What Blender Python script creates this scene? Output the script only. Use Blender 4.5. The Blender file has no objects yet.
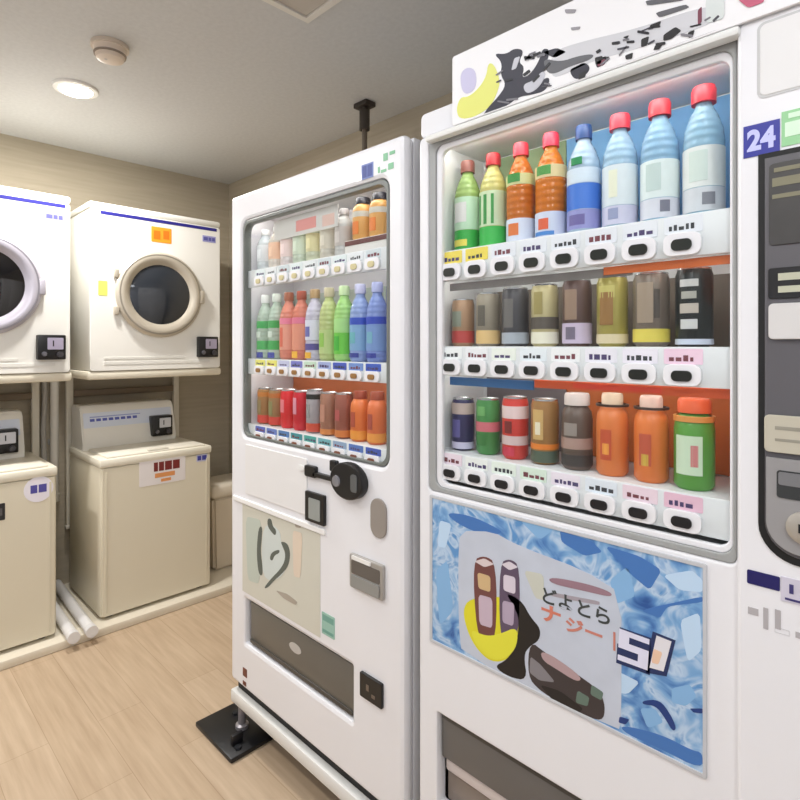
import bpy, bmesh, math, random
from mathutils import Vector, Matrix
random.seed(7)
S = bpy.context.scene
COL = S.collection
PI = math.pi

# ------------------------------------------------------------------ camera, world, exposure
cd = bpy.data.cameras.new('camera'); cam = bpy.data.objects.new('camera', cd); COL.objects.link(cam)
cam.location = (0, -.94, 1.33)
cam.rotation_euler = (PI / 2, 0, math.atan2(.7027, .7116))
cd.sensor_width = 36; cd.lens = 553 / 800 * 36
cd.shift_y = -55 / 800
cd.clip_start = .02
S.camera = cam
S.view_settings.view_transform = 'Standard'; S.view_settings.look = 'None'
S.view_settings.gamma = 1; S.view_settings.use_curve_mapping = False
S.view_settings.exposure = -0.38
W = bpy.data.worlds.new('world'); S.world = W; W.use_nodes = True
W.node_tree.nodes['Background'].inputs[0].default_value = (.9, .92, 1, 1)
W.node_tree.nodes['Background'].inputs[1].default_value = .2

def area(name, loc, sx, sy, power, col=(1, .975, .955), shape='RECTANGLE', spread=PI):
    l = bpy.data.lights.new(name, 'AREA'); l.energy = power; l.color = col; l.shape = shape
    l.size = sx; l.size_y = sy; l.spread = spread
    o = bpy.data.objects.new(name, l); COL.objects.link(o); o.location = loc
    return o
# ceiling lamps, one real downlight and the rest added for light (fixtures are built below)
DOWNLIGHTS = [(-2.58, -.25), (-2.58, -1.35), (-.3, -1.7), (.75, -1.35)]  # only the first is in view; the others are added for room light
for x, y in DOWNLIGHTS:
    area('downlight_lamp', (x, y, 2.362), .12, .12, 26 if x < -2 else 14, shape='DISK')
FILL_PANELS = [(-1.05, -.75), (.2, -.75)]  # unseen panels, added as cool fill for the machine fronts
for x, y in FILL_PANELS:
    area('panel_lamp', (x, y, 2.36), .5, .5, 7, (.86, .93, 1))

# ------------------------------------------------------------------ materials
def lin(c):
    return tuple((v / 255 / 12.92) if v / 255 <= .04045 else ((v / 255 + .055) / 1.055) ** 2.4 for v in c)
_m = {}
def M(rgb, rough=.45, metal=0.0, emit=0.0, coat=0.0, var=.03, scale=9.0, trans=0.0):
    key = (tuple(rgb), rough, metal, emit, coat, var, scale, trans)
    if key in _m: return _m[key]
    m = bpy.data.materials.new('paint'); m.use_nodes = True
    nt = m.node_tree; b = nt.nodes['Principled BSDF']
    c = lin(rgb)
    if emit:
        b.inputs['Base Color'].default_value = (*c, 1)
        b.inputs['Emission Color'].default_value = (*c, 1); b.inputs['Emission Strength'].default_value = emit
    else:
        n = nt.nodes.new('ShaderNodeTexNoise'); n.inputs['Scale'].default_value = scale; n.inputs['Detail'].default_value = 3
        tc = nt.nodes.new('ShaderNodeTexCoord'); nt.links.new(tc.outputs['Object'], n.inputs['Vector'])
        r = nt.nodes.new('ShaderNodeMapRange'); r.inputs['To Min'].default_value = 1 - var; r.inputs['To Max'].default_value = 1 + var
        nt.links.new(n.outputs['Fac'], r.inputs['Value'])
        x = nt.nodes.new('ShaderNodeVectorMath'); x.operation = 'SCALE'; x.inputs[0].default_value = c
        nt.links.new(r.outputs['Result'], x.inputs['Scale'])
        nt.links.new(x.outputs['Vector'], b.inputs['Base Color'])
    b.inputs['Roughness'].default_value = rough; b.inputs['Metallic'].default_value = metal
    b.inputs['Coat Weight'].default_value = coat
    if trans:
        b.inputs['Transmission Weight'].default_value = trans; b.inputs['IOR'].default_value = 1.2
    _m[key] = m
    return m
def glass_mat(tint=(.97, .985, .98), refl=.06):
    m = bpy.data.materials.new('window_glass'); m.use_nodes = True; nt = m.node_tree
    for n in list(nt.nodes): nt.nodes.remove(n)
    o = nt.nodes.new('ShaderNodeOutputMaterial'); mx = nt.nodes.new('ShaderNodeMixShader')
    t = nt.nodes.new('ShaderNodeBsdfTransparent'); t.inputs[0].default_value = (*tint, 1)
    g = nt.nodes.new('ShaderNodeBsdfGlossy'); g.inputs['Roughness'].default_value = .02
    lw = nt.nodes.new('ShaderNodeLayerWeight'); lw.inputs['Blend'].default_value = .5
    pw = nt.nodes.new('ShaderNodeMath'); pw.operation = 'POWER'; pw.inputs[1].default_value = 4; nt.links.new(lw.outputs['Facing'], pw.inputs[0])
    f = nt.nodes.new('ShaderNodeMath'); f.operation = 'MULTIPLY_ADD'; f.inputs[1].default_value = .35; f.inputs[2].default_value = .012; nt.links.new(pw.outputs[0], f.inputs[0])
    nt.links.new(f.outputs[0], mx.inputs[0]); nt.links.new(t.outputs[0], mx.inputs[1]); nt.links.new(g.outputs[0], mx.inputs[2])
    nt.links.new(mx.outputs[0], o.inputs[0])
    return m
def liquid_mat(rgb, clear=.6):
    """thin clear plastic with drink behind it: tinted see-through mixed with gloss"""
    m = bpy.data.materials.new('clear_plastic'); m.use_nodes = True; nt = m.node_tree
    for n in list(nt.nodes): nt.nodes.remove(n)
    o = nt.nodes.new('ShaderNodeOutputMaterial'); mx = nt.nodes.new('ShaderNodeMixShader'); mx.inputs[0].default_value = 1 - clear
    t = nt.nodes.new('ShaderNodeBsdfTransparent'); t.inputs[0].default_value = (*lin(rgb), 1)
    p = nt.nodes.new('ShaderNodeBsdfPrincipled'); p.inputs['Base Color'].default_value = (*lin(rgb), 1); p.inputs['Roughness'].default_value = .12
    w = nt.nodes.new('ShaderNodeTexWave'); w.bands_direction = 'Z'; w.inputs['Scale'].default_value = 22; w.inputs['Distortion'].default_value = .5
    tc = nt.nodes.new('ShaderNodeTexCoord'); nt.links.new(tc.outputs['Object'], w.inputs['Vector'])
    bp = nt.nodes.new('ShaderNodeBump'); bp.inputs['Strength'].default_value = .35; bp.inputs['Distance'].default_value = .003
    nt.links.new(w.outputs['Fac'], bp.inputs['Height']); nt.links.new(bp.outputs[0], p.inputs['Normal'])
    nt.links.new(t.outputs[0], mx.inputs[1]); nt.links.new(p.outputs[0], mx.inputs[2]); nt.links.new(mx.outputs[0], o.inputs[0])
    return m
def nodes_mat(name, build):
    m = bpy.data.materials.new(name); m.use_nodes = True; nt = m.node_tree
    build(nt, nt.nodes['Principled BSDF'])
    return m
def ramp(nt, fac, stops):
    r = nt.nodes.new('ShaderNodeValToRGB')
    e = r.color_ramp.elements
    while len(e) > 2: e.remove(e[-1])
    for i, (p, c) in enumerate(stops):
        el = e[i] if i < 2 else e.new(p)
        el.position = p; el.color = (*lin(c), 1)
    nt.links.new(fac, r.inputs[0]); return r.outputs[0]

def floor_b(nt, b):
    tc = nt.nodes.new('ShaderNodeTexCoord')
    br = nt.nodes.new('ShaderNodeTexBrick'); br.offset = .37; br.inputs['Scale'].default_value = 1
    br.inputs['Brick Width'].default_value = .9; br.inputs['Row Height'].default_value = .15
    br.inputs['Mortar Size'].default_value = .0012; br.inputs['Mortar Smooth'].default_value = .3
    br.inputs['Color1'].default_value = (*lin((203, 181, 154)), 1); br.inputs['Color2'].default_value = (*lin((197, 174, 146)), 1)
    br.inputs['Mortar'].default_value = (*lin((178, 154, 126)), 1)
    nt.links.new(tc.outputs['Object'], br.inputs['Vector'])
    mp = nt.nodes.new('ShaderNodeMapping'); mp.inputs['Scale'].default_value = (1.2, 16, 1)
    nt.links.new(tc.outputs['Object'], mp.inputs[0])
    n = nt.nodes.new('ShaderNodeTexNoise'); n.inputs['Scale'].default_value = 3; n.inputs['Detail'].default_value = 5
    nt.links.new(mp.outputs[0], n.inputs['Vector'])
    g = ramp(nt, n.outputs['Fac'], [(.3, (226, 220, 214)), (.7, (255, 255, 255))])
    mx = nt.nodes.new('ShaderNodeMix'); mx.data_type = 'RGBA'; mx.blend_type = 'MULTIPLY'; mx.inputs[0].default_value = .8
    nt.links.new(br.outputs['Color'], mx.inputs[6]); nt.links.new(g, mx.inputs[7])
    nt.links.new(mx.outputs[2], b.inputs['Base Color']); b.inputs['Roughness'].default_value = .42
def wall_b(nt, b):
    tc = nt.nodes.new('ShaderNodeTexCoord')
    mp = nt.nodes.new('ShaderNodeMapping'); mp.inputs['Scale'].default_value = (2, 2, 38)
    nt.links.new(tc.outputs['Object'], mp.inputs[0])
    n = nt.nodes.new('ShaderNodeTexNoise'); n.inputs['Scale'].default_value = 1.5; n.inputs['Detail'].default_value = 4
    nt.links.new(mp.outputs[0], n.inputs['Vector'])
    nt.links.new(ramp(nt, n.outputs['Fac'], [(.3, (176, 165, 144)), (.7, (186, 175, 154))]), b.inputs['Base Color'])
    bp = nt.nodes.new('ShaderNodeBump'); bp.inputs['Strength'].default_value = .15; bp.inputs['Distance'].default_value = .01
    nt.links.new(n.outputs['Fac'], bp.inputs['Height']); nt.links.new(bp.outputs[0], b.inputs['Normal'])
    b.inputs['Roughness'].default_value = .85
def ceil_b(nt, b):
    tc = nt.nodes.new('ShaderNodeTexCoord')
    n = nt.nodes.new('ShaderNodeTexNoise'); n.inputs['Scale'].default_value = 60; n.inputs['Detail'].default_value = 4
    nt.links.new(tc.outputs['Object'], n.inputs['Vector'])
    nt.links.new(ramp(nt, n.outputs['Fac'], [(.3, (205, 205, 203)), (.7, (212, 212, 210))]), b.inputs['Base Color'])
    b.inputs['Roughness'].default_value = .9
def ice_b(nt, b):
    tc = nt.nodes.new('ShaderNodeTexCoord')
    n0 = nt.nodes.new('ShaderNodeTexNoise'); n0.inputs['Scale'].default_value = 9; n0.inputs['Detail'].default_value = 2
    nt.links.new(tc.outputs['Object'], n0.inputs['Vector'])
    ad = nt.nodes.new('ShaderNodeVectorMath'); ad.operation = 'MULTIPLY_ADD'; ad.inputs[1].default_value = (.16, .16, .16)
    nt.links.new(n0.outputs['Color'], ad.inputs[0]); nt.links.new(tc.outputs['Object'], ad.inputs[2])
    v = nt.nodes.new('ShaderNodeTexVoronoi'); v.inputs['Scale'].default_value = 15; v.feature = 'SMOOTH_F1'
    nt.links.new(ad.outputs[0], v.inputs['Vector'])
    n = nt.nodes.new('ShaderNodeTexNoise'); n.inputs['Scale'].default_value = 17; n.inputs['Detail'].default_value = 3; n.inputs['Distortion'].default_value = 1.6
    nt.links.new(tc.outputs['Object'], n.inputs['Vector'])
    mu = nt.nodes.new('ShaderNodeMath'); mu.operation = 'MULTIPLY_ADD'; mu.inputs[1].default_value = .55
    nt.links.new(v.outputs['Distance'], mu.inputs[0]); nt.links.new(n.outputs['Fac'], mu.inputs[2])
    c = ramp(nt, mu.outputs[0], [(.40, (40, 84, 150)), (.55, (78, 128, 188)), (.70, (122, 168, 212)), (.84, (186, 208, 230)), (.95, (92, 146, 200))])
    nt.links.new(c, b.inputs['Base Color']); b.inputs['Roughness'].default_value = .3
FLOOR, WALL, CEIL, ICE = (nodes_mat(n, f) for n, f in (('vinyl_planks', floor_b), ('ribbed_wallpaper', wall_b), ('ceiling_paint', ceil_b), ('ice_print', ice_b)))
WHITE = M((234, 234, 237), .35, coat=.2, var=.01)
WHITE2 = M((222, 222, 225), .4, var=.01)
CREAM = M((222, 214, 192), .4, var=.015)
DRYW = M((240, 238, 230), .35, var=.01)
GREY = M((150, 150, 148), .45); DGREY = M((84, 82, 80), .4); BLACK = M((16, 15, 16), .35); MATTE = M((9, 9, 10), .6)
SILVER = M((190, 188, 184), .3, .7); CHROME = M((220, 220, 220), .15, 1.0)
NAVY = M((30, 34, 120), .4); BLUE = M((52, 66, 190), .4)
GLASS = glass_mat()

# ------------------------------------------------------------------ mesh helpers
class MB:
    def __init__(s): s.bm = bmesh.new()
    def box(s, x0, x1, y0, y1, z0, z1, bev=0, seg=2):
        b = bmesh.new(); bmesh.ops.create_cube(b, size=1)
        for v in b.verts: v.co = Vector(((x0 + x1) / 2 + v.co.x * (x1 - x0), (y0 + y1) / 2 + v.co.y * (y1 - y0), (z0 + z1) / 2 + v.co.z * (z1 - z0)))
        if bev: bmesh.ops.bevel(b, geom=b.edges[:], offset=bev, segments=seg, profile=.5, affect='EDGES')
        return s.add(b)
    def add(s, b, mat=None):
        me = bpy.data.meshes.new('t'); b.to_mesh(me); b.free()
        if mat: me.transform(mat)
        s.bm.from_mesh(me); bpy.data.meshes.remove(me); return s
    def mesh(s, me): s.bm.from_mesh(me); bpy.data.meshes.remove(me); return s
    def lathe(s, prof, loc=(0, 0, 0), axis='z', seg=24):
        b = bmesh.new(); rings = []
        for r, z in prof:
            if r < 1e-5: rings.append([b.verts.new((0, 0, z))])
            else: rings.append([b.verts.new((r * math.cos(2 * PI * i / seg), r * math.sin(2 * PI * i / seg), z)) for i in range(seg)])
        ring_ = len(prof) >= 4 and len(rings[0]) > 1 and len(rings[-1]) > 1
        for a, c in zip(rings, rings[1:] + ([rings[0]] if ring_ else [])):
            for i in range(seg):
                j = (i + 1) % seg
                if len(a) == 1 and len(c) > 1: b.faces.new((a[0], c[j], c[i]))
                elif len(c) == 1 and len(a) > 1: b.faces.new((a[i], a[j], c[0]))
                elif len(a) > 1: b.faces.new((a[i], a[j], c[j], c[i]))
        for ring, fl in ((rings[0], True), (rings[-1], False)):
            if len(ring) > 1 and not ring_: b.faces.new(ring[::-1] if fl else ring)
        bmesh.ops.recalc_face_normals(b, faces=b.faces[:])
        m = {'z': Matrix.Identity(4), 'x': Matrix.Rotation(PI / 2, 4, 'Y'), '-y': Matrix.Rotation(PI / 2, 4, 'X')}[axis]
        return s.add(b, Matrix.Translation(loc) @ m)
    def tube(s, pts, r, seg=10):
        b = bmesh.new(); rings = []; pts = [Vector(p) for p in pts]
        up = None
        for i, p in enumerate(pts):
            d = (pts[min(i + 1, len(pts) - 1)] - pts[max(i - 1, 0)]).normalized()
            if up is None: up = d.orthogonal().normalized()
            u = (up - d * up.dot(d)).normalized(); up = u; w = d.cross(u)
            rr = r[i] if isinstance(r, (list, tuple)) else r
            rings.append([b.verts.new(p + (u * math.cos(2 * PI * k / seg) + w * math.sin(2 * PI * k / seg)) * rr) for k in range(seg)])
        for a, c in zip(rings, rings[1:]):
            for i in range(seg):
                j = (i + 1) % seg; b.faces.new((a[i], a[j], c[j], c[i]))
        b.faces.new(rings[0][::-1]); b.faces.new(rings[-1])
        bmesh.ops.recalc_face_normals(b, faces=b.faces[:])
        return s.add(b)
    def build(s, name, mat, parent=None, base=None, smooth=40):
        me = bpy.data.meshes.new(name); 
        o = bpy.data.objects.new(name, me); COL.objects.link(o)
        off = Vector((0, 0, 0))
        p = parent
        while p is not None: off += p.location; p = p.parent
        if base is not None and parent is None:
            off = Vector(base); o.location = off
        for v in s.bm.verts: v.co -= off
        s.bm.to_mesh(me); s.bm.free()
        if smooth:
            me.shade_smooth(); me.set_sharp_from_angle(angle=math.radians(smooth))
        if mat: me.materials.append(mat)
        if parent: o.parent = parent
        return o

MACH = Matrix(((1, 0, 0, 0), (0, 0, -1, 0), (0, 1, 0, 0), (0, 0, 0, 1)))    # a flat shape facing -y
WASH = Matrix(((0, 0, 1, 0), (1, 0, 0, 0), (0, 1, 0, 0), (0, 0, 0, 1)))     # a flat shape facing +x
TOPD = Matrix.Identity(4)                                                    # a flat shape facing up
def rrect(x0, x1, z0, z1, r=0, n=6):
    if r <= 0: return [(x0, z0), (x1, z0), (x1, z1), (x0, z1)]
    P = []
    for cx, cz, a in ((x1 - r, z0 + r, -PI / 2), (x1 - r, z1 - r, 0), (x0 + r, z1 - r, PI / 2), (x0 + r, z0 + r, PI)):
        for i in range(n + 1):
            t = a + PI / 2 * i / n; P.append((cx + r * math.cos(t), cz + r * math.sin(t)))
    return P
def brect(x0, x1, z0, z1, r, n=8):
    """rectangle with only its lower corners rounded"""
    P = []
    for cx, a in ((x0 + r, PI), (x1 - r, 1.5 * PI)):
        P += [(cx + r * math.cos(a + PI / 2 * i / n), z0 + r + r * math.sin(a + PI / 2 * i / n)) for i in range(n + 1)]
    return P + [(x1, z1), (x0, z1)]
def ell(cx, cz, rx, rz, n=24): return [(cx + rx * math.cos(2 * PI * i / n), cz + rz * math.sin(2 * PI * i / n)) for i in range(n)]
def soft(P, it=2, f=.25):
    for _ in range(it):
        Q = []
        for a, b in zip(P, P[1:] + P[:1]):
            Q += [(a[0] + (b[0] - a[0]) * f, a[1] + (b[1] - a[1]) * f), (b[0] - (b[0] - a[0]) * f, b[1] - (b[1] - a[1]) * f)]
        P = Q
    return P
def rounded(P): return soft(P, 2, .25) if len(P) > 5 else soft(P, 2, .12)
def _conv(cu):
    o = bpy.data.objects.new('tmp', cu); COL.objects.link(o)
    dg = bpy.context.evaluated_depsgraph_get()
    me = bpy.data.meshes.new_from_object(o.evaluated_get(dg), depsgraph=dg)
    bpy.data.objects.remove(o); bpy.data.curves.remove(cu)
    return me
def plate(outers, plane, pos, t, bev=0, holes=()):
    """flat plate(s): front face at pos along the plane's facing axis, thickness t going back"""
    if outers and isinstance(outers[0][0], (int, float)): outers = [outers]
    cu = bpy.data.curves.new('tmp', 'CURVE'); cu.dimensions = '2D'; cu.fill_mode = 'BOTH'
    for P, h in [(p, 0) for p in outers] + [(p, 1) for p in holes]:
        a = sum(P[i - 1][0] * P[i][1] - P[i][0] * P[i - 1][1] for i in range(len(P)))
        if (a < 0) != bool(h): P = P[::-1]
        s = cu.splines.new('POLY'); s.points.add(len(P) - 1); s.use_cyclic_u = True
        for q, p in zip(s.points, P): q.co = (p[0], p[1], 0, 1)
    cu.extrude = max(t / 2 - bev, 1e-5)
    if bev: cu.bevel_depth = bev; cu.bevel_resolution = 1; cu.offset = -bev
    me = _conv(cu)
    return _place(me, plane, pos, t)
def _place(me, plane, pos, t):
    if plane == 'M': me.transform(Matrix.Translation((0, pos + t / 2, 0)) @ MACH)
    elif plane == 'W': me.transform(Matrix.Translation((pos - t / 2, 0, 0)) @ WASH)
    else: me.transform(Matrix.Translation((0, 0, pos - t / 2)))
    return me
def text(txt, x0, x1, z0, z1, plane, pos, t=.001, bold=0.0, slant=0.0):
    cu = bpy.data.curves.new('tmp', 'FONT'); cu.body = txt; cu.size = 1; cu.extrude = .01; cu.offset = bold; cu.shear = slant
    me = _conv(cu)
    xs = [v.co.x for v in me.vertices]; zs = [v.co.y for v in me.vertices]
    if not xs: return me
    ax, bx, az, bz = min(xs), max(xs), min(zs), max(zs)
    for v in me.vertices:
        v.co = (x0 + (v.co.x - ax) / (bx - ax) * (x1 - x0), z0 + (v.co.y - az) / (bz - az) * (z1 - z0), v.co.z / .01 * t / 2)
    return _place(me, plane, pos, t)
def PL(name, mat, parent, *a, **k):
    return MB().mesh(plate(*a, **k)).build(name, mat, parent)
def TX(name, mat, parent, *a, **k):
    return MB().mesh(text(*a, **k)).build(name, mat, parent, smooth=0)
def BX(name, mat, parent, *a, **k):
    return MB().box(*a, **k).build(name, mat, parent)
def thing(name, label, cat, loc, group=None):
    o = bpy.data.objects.new(name, None); COL.objects.link(o); o.location = loc; o.empty_display_size = .1
    o['label'] = label; o['category'] = cat
    if group: o['group'] = group
    return o
def tag(o, label, cat, group=None):
    o['label'] = label; o['category'] = cat
    if group: o['group'] = group
    return o
def struct(name, mb, mat, base=None, parent=None):
    o = mb.build(name, mat, parent, base)
    if parent is None: o['kind'] = 'structure'
    return o

# ------------------------------------------------------------------ room
XL, XR, YB, YF, H = -3.4, 1.35, .88, -2.0, 2.4
struct('floor', MB().box(XL - .1, XR + .1, YF - .1, YB + .1, -.1, 0), FLOOR)
struct('ceiling', MB().box(XL - .1, XR + .1, YF - .1, YB + .1, H, H + .1), CEIL)
struct('wall_left', MB().box(XL - .1, XL, YF - .1, YB + .1, 0, H), WALL)
struct('wall_back', MB().box(XL, XR, YB, YB + .1, 0, H), WALL)
PALE = M((206, 210, 220), .7)
struct('wall_front', MB().box(XL, XR, YF - .1, YF, 0, H), PALE)
struct('wall_right', MB().box(XR, XR + .1, YF - .1, YB + .1, 0, H), PALE)
struct('trim_1', MB().box(XL, -2.74, YF, YB, 0, .038, .006), M((226, 217, 198), .5))
struct('baseboard_back', MB().box(-2.735, XR, YB - .012, YB, 0, .07), M((210, 200, 182), .5))

# ------------------------------------------------------------------ ceiling fittings
for i, (x, y) in enumerate(DOWNLIGHTS):  # fixtures after the first are unseen, added to house fill lamps
    t = thing('downlight', ['round recessed downlight glowing in the ceiling above the dryers', 'round recessed downlight behind the camera by the left wall',
                            'round recessed downlight behind the camera facing the smaller machine', 'round recessed downlight behind the camera at the right'][i], 'ceiling light', (x, y, H), 'recessed downlights')
    MB().lathe([(.062, -.012), (.082, -.010), (.086, -.003), (.086, -.0005), (.064, -.0005)], (x, y, H)).build('trim_ring', M((240, 238, 232), .4), t)
    MB().lathe([(0, -.030), (.03, -.027), (.052, -.018), (.0625, -.0125), (.0625, -.002), (0, -.002)], (x, y, H)).build('diffuser', M((255, 250, 240), .5, emit=30), t)
for i, (x, y) in enumerate(FILL_PANELS):  # unseen fixtures, added around the fill lamps
    t = thing('panel_light', ['square flush ceiling light over the smaller vending machine front', 'square flush ceiling light over the larger vending machine front'][i], 'ceiling light', (x, y, H), 'square ceiling lights')
    PL('frame', M((235, 233, 228), .4), t, rrect(x - .3, x + .3, y - .3, y + .3, .02), 'T', H - .0005, .03, .004, holes=[rrect(x - .27, x + .27, y - .27, y + .27, .01)])
    BX('diffuser', M((255, 250, 242), .5, emit=2.0), t, x - .268, x + .268, y - .268, y + .268, H - .022, H - .002)
t = thing('smoke_detector', 'small round beige smoke detector on ceiling beside the glowing downlight', 'smoke detector', (-2.122, -.263, H))
MB().lathe([(0, -.014), (.062, -.014), (.062, -.0005), (0, -.0005)], (-2.122, -.263, H)).build('base', M((214, 200, 182), .5), t)
MB().lathe([(0, -.060), (.026, -.060), (.044, -.052), (.05, -.034), (.055, -.014), (0, -.014)], (-2.122, -.263, H)).build('body', M((226, 210, 192), .5), t)
MB().lathe([(.0462, -.040), (.0525, -.040), (.0535, -.034), (.048, -.034)], (-2.122, -.263, H)).build('vent_slot', M((150, 135, 120), .6), t)
MB().lathe([(0, -.063), (.004, -.062), (.005, -.060), (0, -.060)], (-2.112, -.28, H)).build('indicator', M((200, 190, 180), .3), t)
t = thing('ceiling_hatch', 'white square framed access hatch in the ceiling above the machines', 'hatch', (-1.26, -.1, H))
hx0, hx1, hy0, hy1 = -1.495, -.995, -.357, .143
PL('frame', M((232, 228, 218), .5), t, rrect(hx0, hx1, hy0, hy1), 'T', H - .0005, .012, .002, holes=[rrect(hx0 + .022, hx1 - .022, hy0 + .022, hy1 - .022)])
BX('panel', M((198, 190, 178), .8), t, hx0 + .024, hx1 - .024, hy0 + .024, hy1 - .024, H - .006, H - .0005)
BX('latch', M((190, 186, 176), .4), t, hx0 + .22, hx0 + .28, hy1 - .06, hy1 - .045, H - .009, H - .006)
t = thing('ceiling_pole', 'thin dark pole with a flat black ceiling plate rising behind the smaller machine', 'pole', (-1.83, .69, 0))
MB().box(-1.872, -1.788, .66, .72, H - .022, H - .0005, .004).build('ceiling_plate', M((52, 44, 38), .5), t)
MB().lathe([(.012, .012), (.012, H - .022)], (-1.83, .69, 0), seg=16).build('pole', M((110, 98, 84), .5), t)
MB().lathe([(0, 0.0005), (.05, .0005), (.05, .012), (0, .012)], (-1.83, .69, 0)).build('foot', M((52, 44, 38), .5), t)
MB().lathe([(.017, H - .12), (.023, H - .12), (.023, H - .03), (.017, H - .03)], (-1.83, .69, 0), seg=16).build('collar', M((60, 52, 44), .5), t)

# ------------------------------------------------------------------ drinks
def lathe_obj(name, prof, mat, parent, seg=24):
    o = MB().lathe(prof, (0, 0, 0), seg=seg).build(name, mat, None)
    o.parent = parent; return o
CAN_LID = M((200, 200, 200), .25, .9)
_liq = {}
def liq(rgb, clear):
    k = (rgb, clear)
    if k not in _liq: _liq[k] = liquid_mat(rgb, clear)
    return _liq[k]
def bands(o_parent, r, list_):
    for nm, z0, z1, rgb in list_:
        lathe_obj(nm, [(r - .003, z0), (r + .0006, z0 + .0006), (r + .0006, z1 - .0006), (r - .003, z1)], M(rgb, .4, var=.06, scale=60), o_parent)
def mark(parent, r, z0, z1, w, rgb, name='label_print', a0=-PI / 2):
    """a curved patch of print on the front of a drink (facing the glass)"""
    b = bmesh.new(); n = 6; vs = []
    for i in range(n + 1):
        a = a0 - w / 2 + w * i / n
        vs.append([b.verts.new(((r + d) * math.cos(a), (r + d) * math.sin(a), z)) for d, z in ((.0013, z0), (.0013, z1), (-.001, z1), (-.001, z0))])
    for p, q in zip(vs, vs[1:]):
        for k in range(4): b.faces.new((p[k], q[k], q[(k + 1) % 4], p[(k + 1) % 4]))
    b.faces.new(vs[0]); b.faces.new(vs[-1][::-1])
    bmesh.ops.recalc_face_normals(b, faces=b.faces[:])
    m = MB(); m.add(b); o = m.build(name, M(rgb, .45), None); o.parent = parent
def bottle(t, h, r, body, cap, label, clear=.35, prints=(), capr=.0165):
    s = h / .215
    lathe_obj('bottle_body', [(0, 0), (r * .8, 0), (r * .97, .006 * s), (r, .014 * s), (r, .05 * s), (r * .95, .056 * s), (r, .062 * s), (r, .125 * s), (r * .93, .145 * s), (r * .7, .166 * s), (r * .46, .180 * s), (.0125, .186 * s), (.0125, .196 * s), (0, .196 * s)], liq(body, clear), t)
    c = lathe_obj('cap', [(0, .188 * s), (capr, .188 * s), (capr, .209 * s), (capr * .9, h), (0, h)], M(cap, .4), t)
    bands(t, r, label)
    for p in prints: mark(t, r, *p)
def can(t, h, r, body, label=(), prints=()):
    lathe_obj('can_body', [(0, 0), (r * .78, 0), (r, .008), (r, h - .012), (r * .9, h - .003), (r * .9, h - .002), (0, h - .002)], M(body, .32, .15, var=.08, scale=70), t)
    lid = lathe_obj('lid', [(r * .78, h - .003), (r * .92, h - .003), (r * .92, h), (r * .86, h + .0005), (r * .8, h - .0018)], CAN_LID, t)
    bands(t, r, label)
    for p in prints: mark(t, r, *p)
def canbottle(t, h, r, body, cap, label=(), prints=(), capr=.019):
    lathe_obj('bottle_body', [(0, 0), (r * .82, 0), (r, .007), (r, h * .66), (r * .93, h * .76), (r * .66, h * .84), (r * .56, h * .86), (r * .56, h * .9), (0, h * .9)], M(body, .35, var=.08, scale=60), t)
    lathe_obj('cap', [(0, h * .845), (capr, h * .845), (capr, h * .965), (capr * .9, h), (0, h)], M(cap, .4), t)
    bands(t, r, label)
    for p in prints: mark(t, r, *p)
ORD = ['first', 'second', 'third', 'fourth', 'fifth', 'sixth', 'seventh', 'eighth', 'ninth']
def put(kind, desc, x, y, z, row, i, machine, cat, grp, fn):
    t = thing(kind, f'{desc}, {ORD[i]} from left, {row} shelf, {machine} machine', cat, (x, y, z), grp)
    fn(t)
    # the parts were built about the origin: they keep their own coordinates under the empty
    return t

# ------------------------------------------------------------------ vending machine display
LAMP = M((255, 252, 246), .5, emit=8.5)
LAMP_TOP = M((255, 252, 246), .5, emit=17)
def display(root, x0, x1, z0, z1, rows, yb, cols, colw, tabr, ysh, wallc):
    """window interior of a machine: liner, shelf decks, selection strips, price cards and buttons"""
    m = MB()
    m.box(x0, x0 + .004, .03, yb, z0, z1); m.box(x1 - .004, x1, .03, yb, z0, z1)
    m.box(x0, x1, yb, yb + .006, z0, z1); m.box(x0, x1, .03, yb, z1, z1 + .004); m.box(x0, x1, .03, yb, z0 - .004, z0)
    m.build('display_liner', M(wallc, .6), root)
    for k, (s0, s1, card, btnc) in enumerate(rows):
        deck = BX('shelf', WHITE2, root, x0 + .004, x1 - .004, .028, yb, s1 - .012, s1, bev=.001)
        if k < len(rows):
            BX('lamp', LAMP_TOP if k == 0 else LAMP, root, x0 + .02, x1 - .02, .030, .042, [z1 - .014, rows[0][0] + .006, rows[1][0] + .006][k], [z1 - .004, rows[0][0] + .016, rows[1][0] + .016][k], bev=.002)
        st = BX('selection_strip', WHITE, root, x0 + .004, x1 - .004, .018, .0275, s0 - .002, s1 + .001, bev=.002)
        h = s1 - s0
        for i, x in enumerate(cols):
            c = PL('price_card', M(card[i % len(card)], .5), root, rrect(x - colw * .44, x + colw * .44, s0 + h * .56, s1 - .002, .002), 'M', .0165, .0014)
            r_ = random.Random(i * 7 + k)
            P = []
            xx = x - colw * .32
            while xx < x + colw * .26:
                w = r_.uniform(.004, .011); P.append(rrect(xx, xx + w, s0 + h * .64, s0 + h * r_.uniform(.72, .8))); xx += w + .003
            PL('price_print', M([(80, 66, 110), (60, 60, 66), (120, 60, 70)][(i + k) % 3], .6), c, P, 'M', .016, .0005)
            tab = PL('selection_tab', WHITE, root, rrect(x - colw * .43, x + colw * .43, s0, s0 + h * .56, h * .2), 'M', .010, .0078, .001)
            PL('push_button', M(btnc, .35), tab, rrect(x - tabr, x + tabr, s0 + h * .12, s0 + h * .40, h * .12), 'M', .0065, .0034, .0006)

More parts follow.
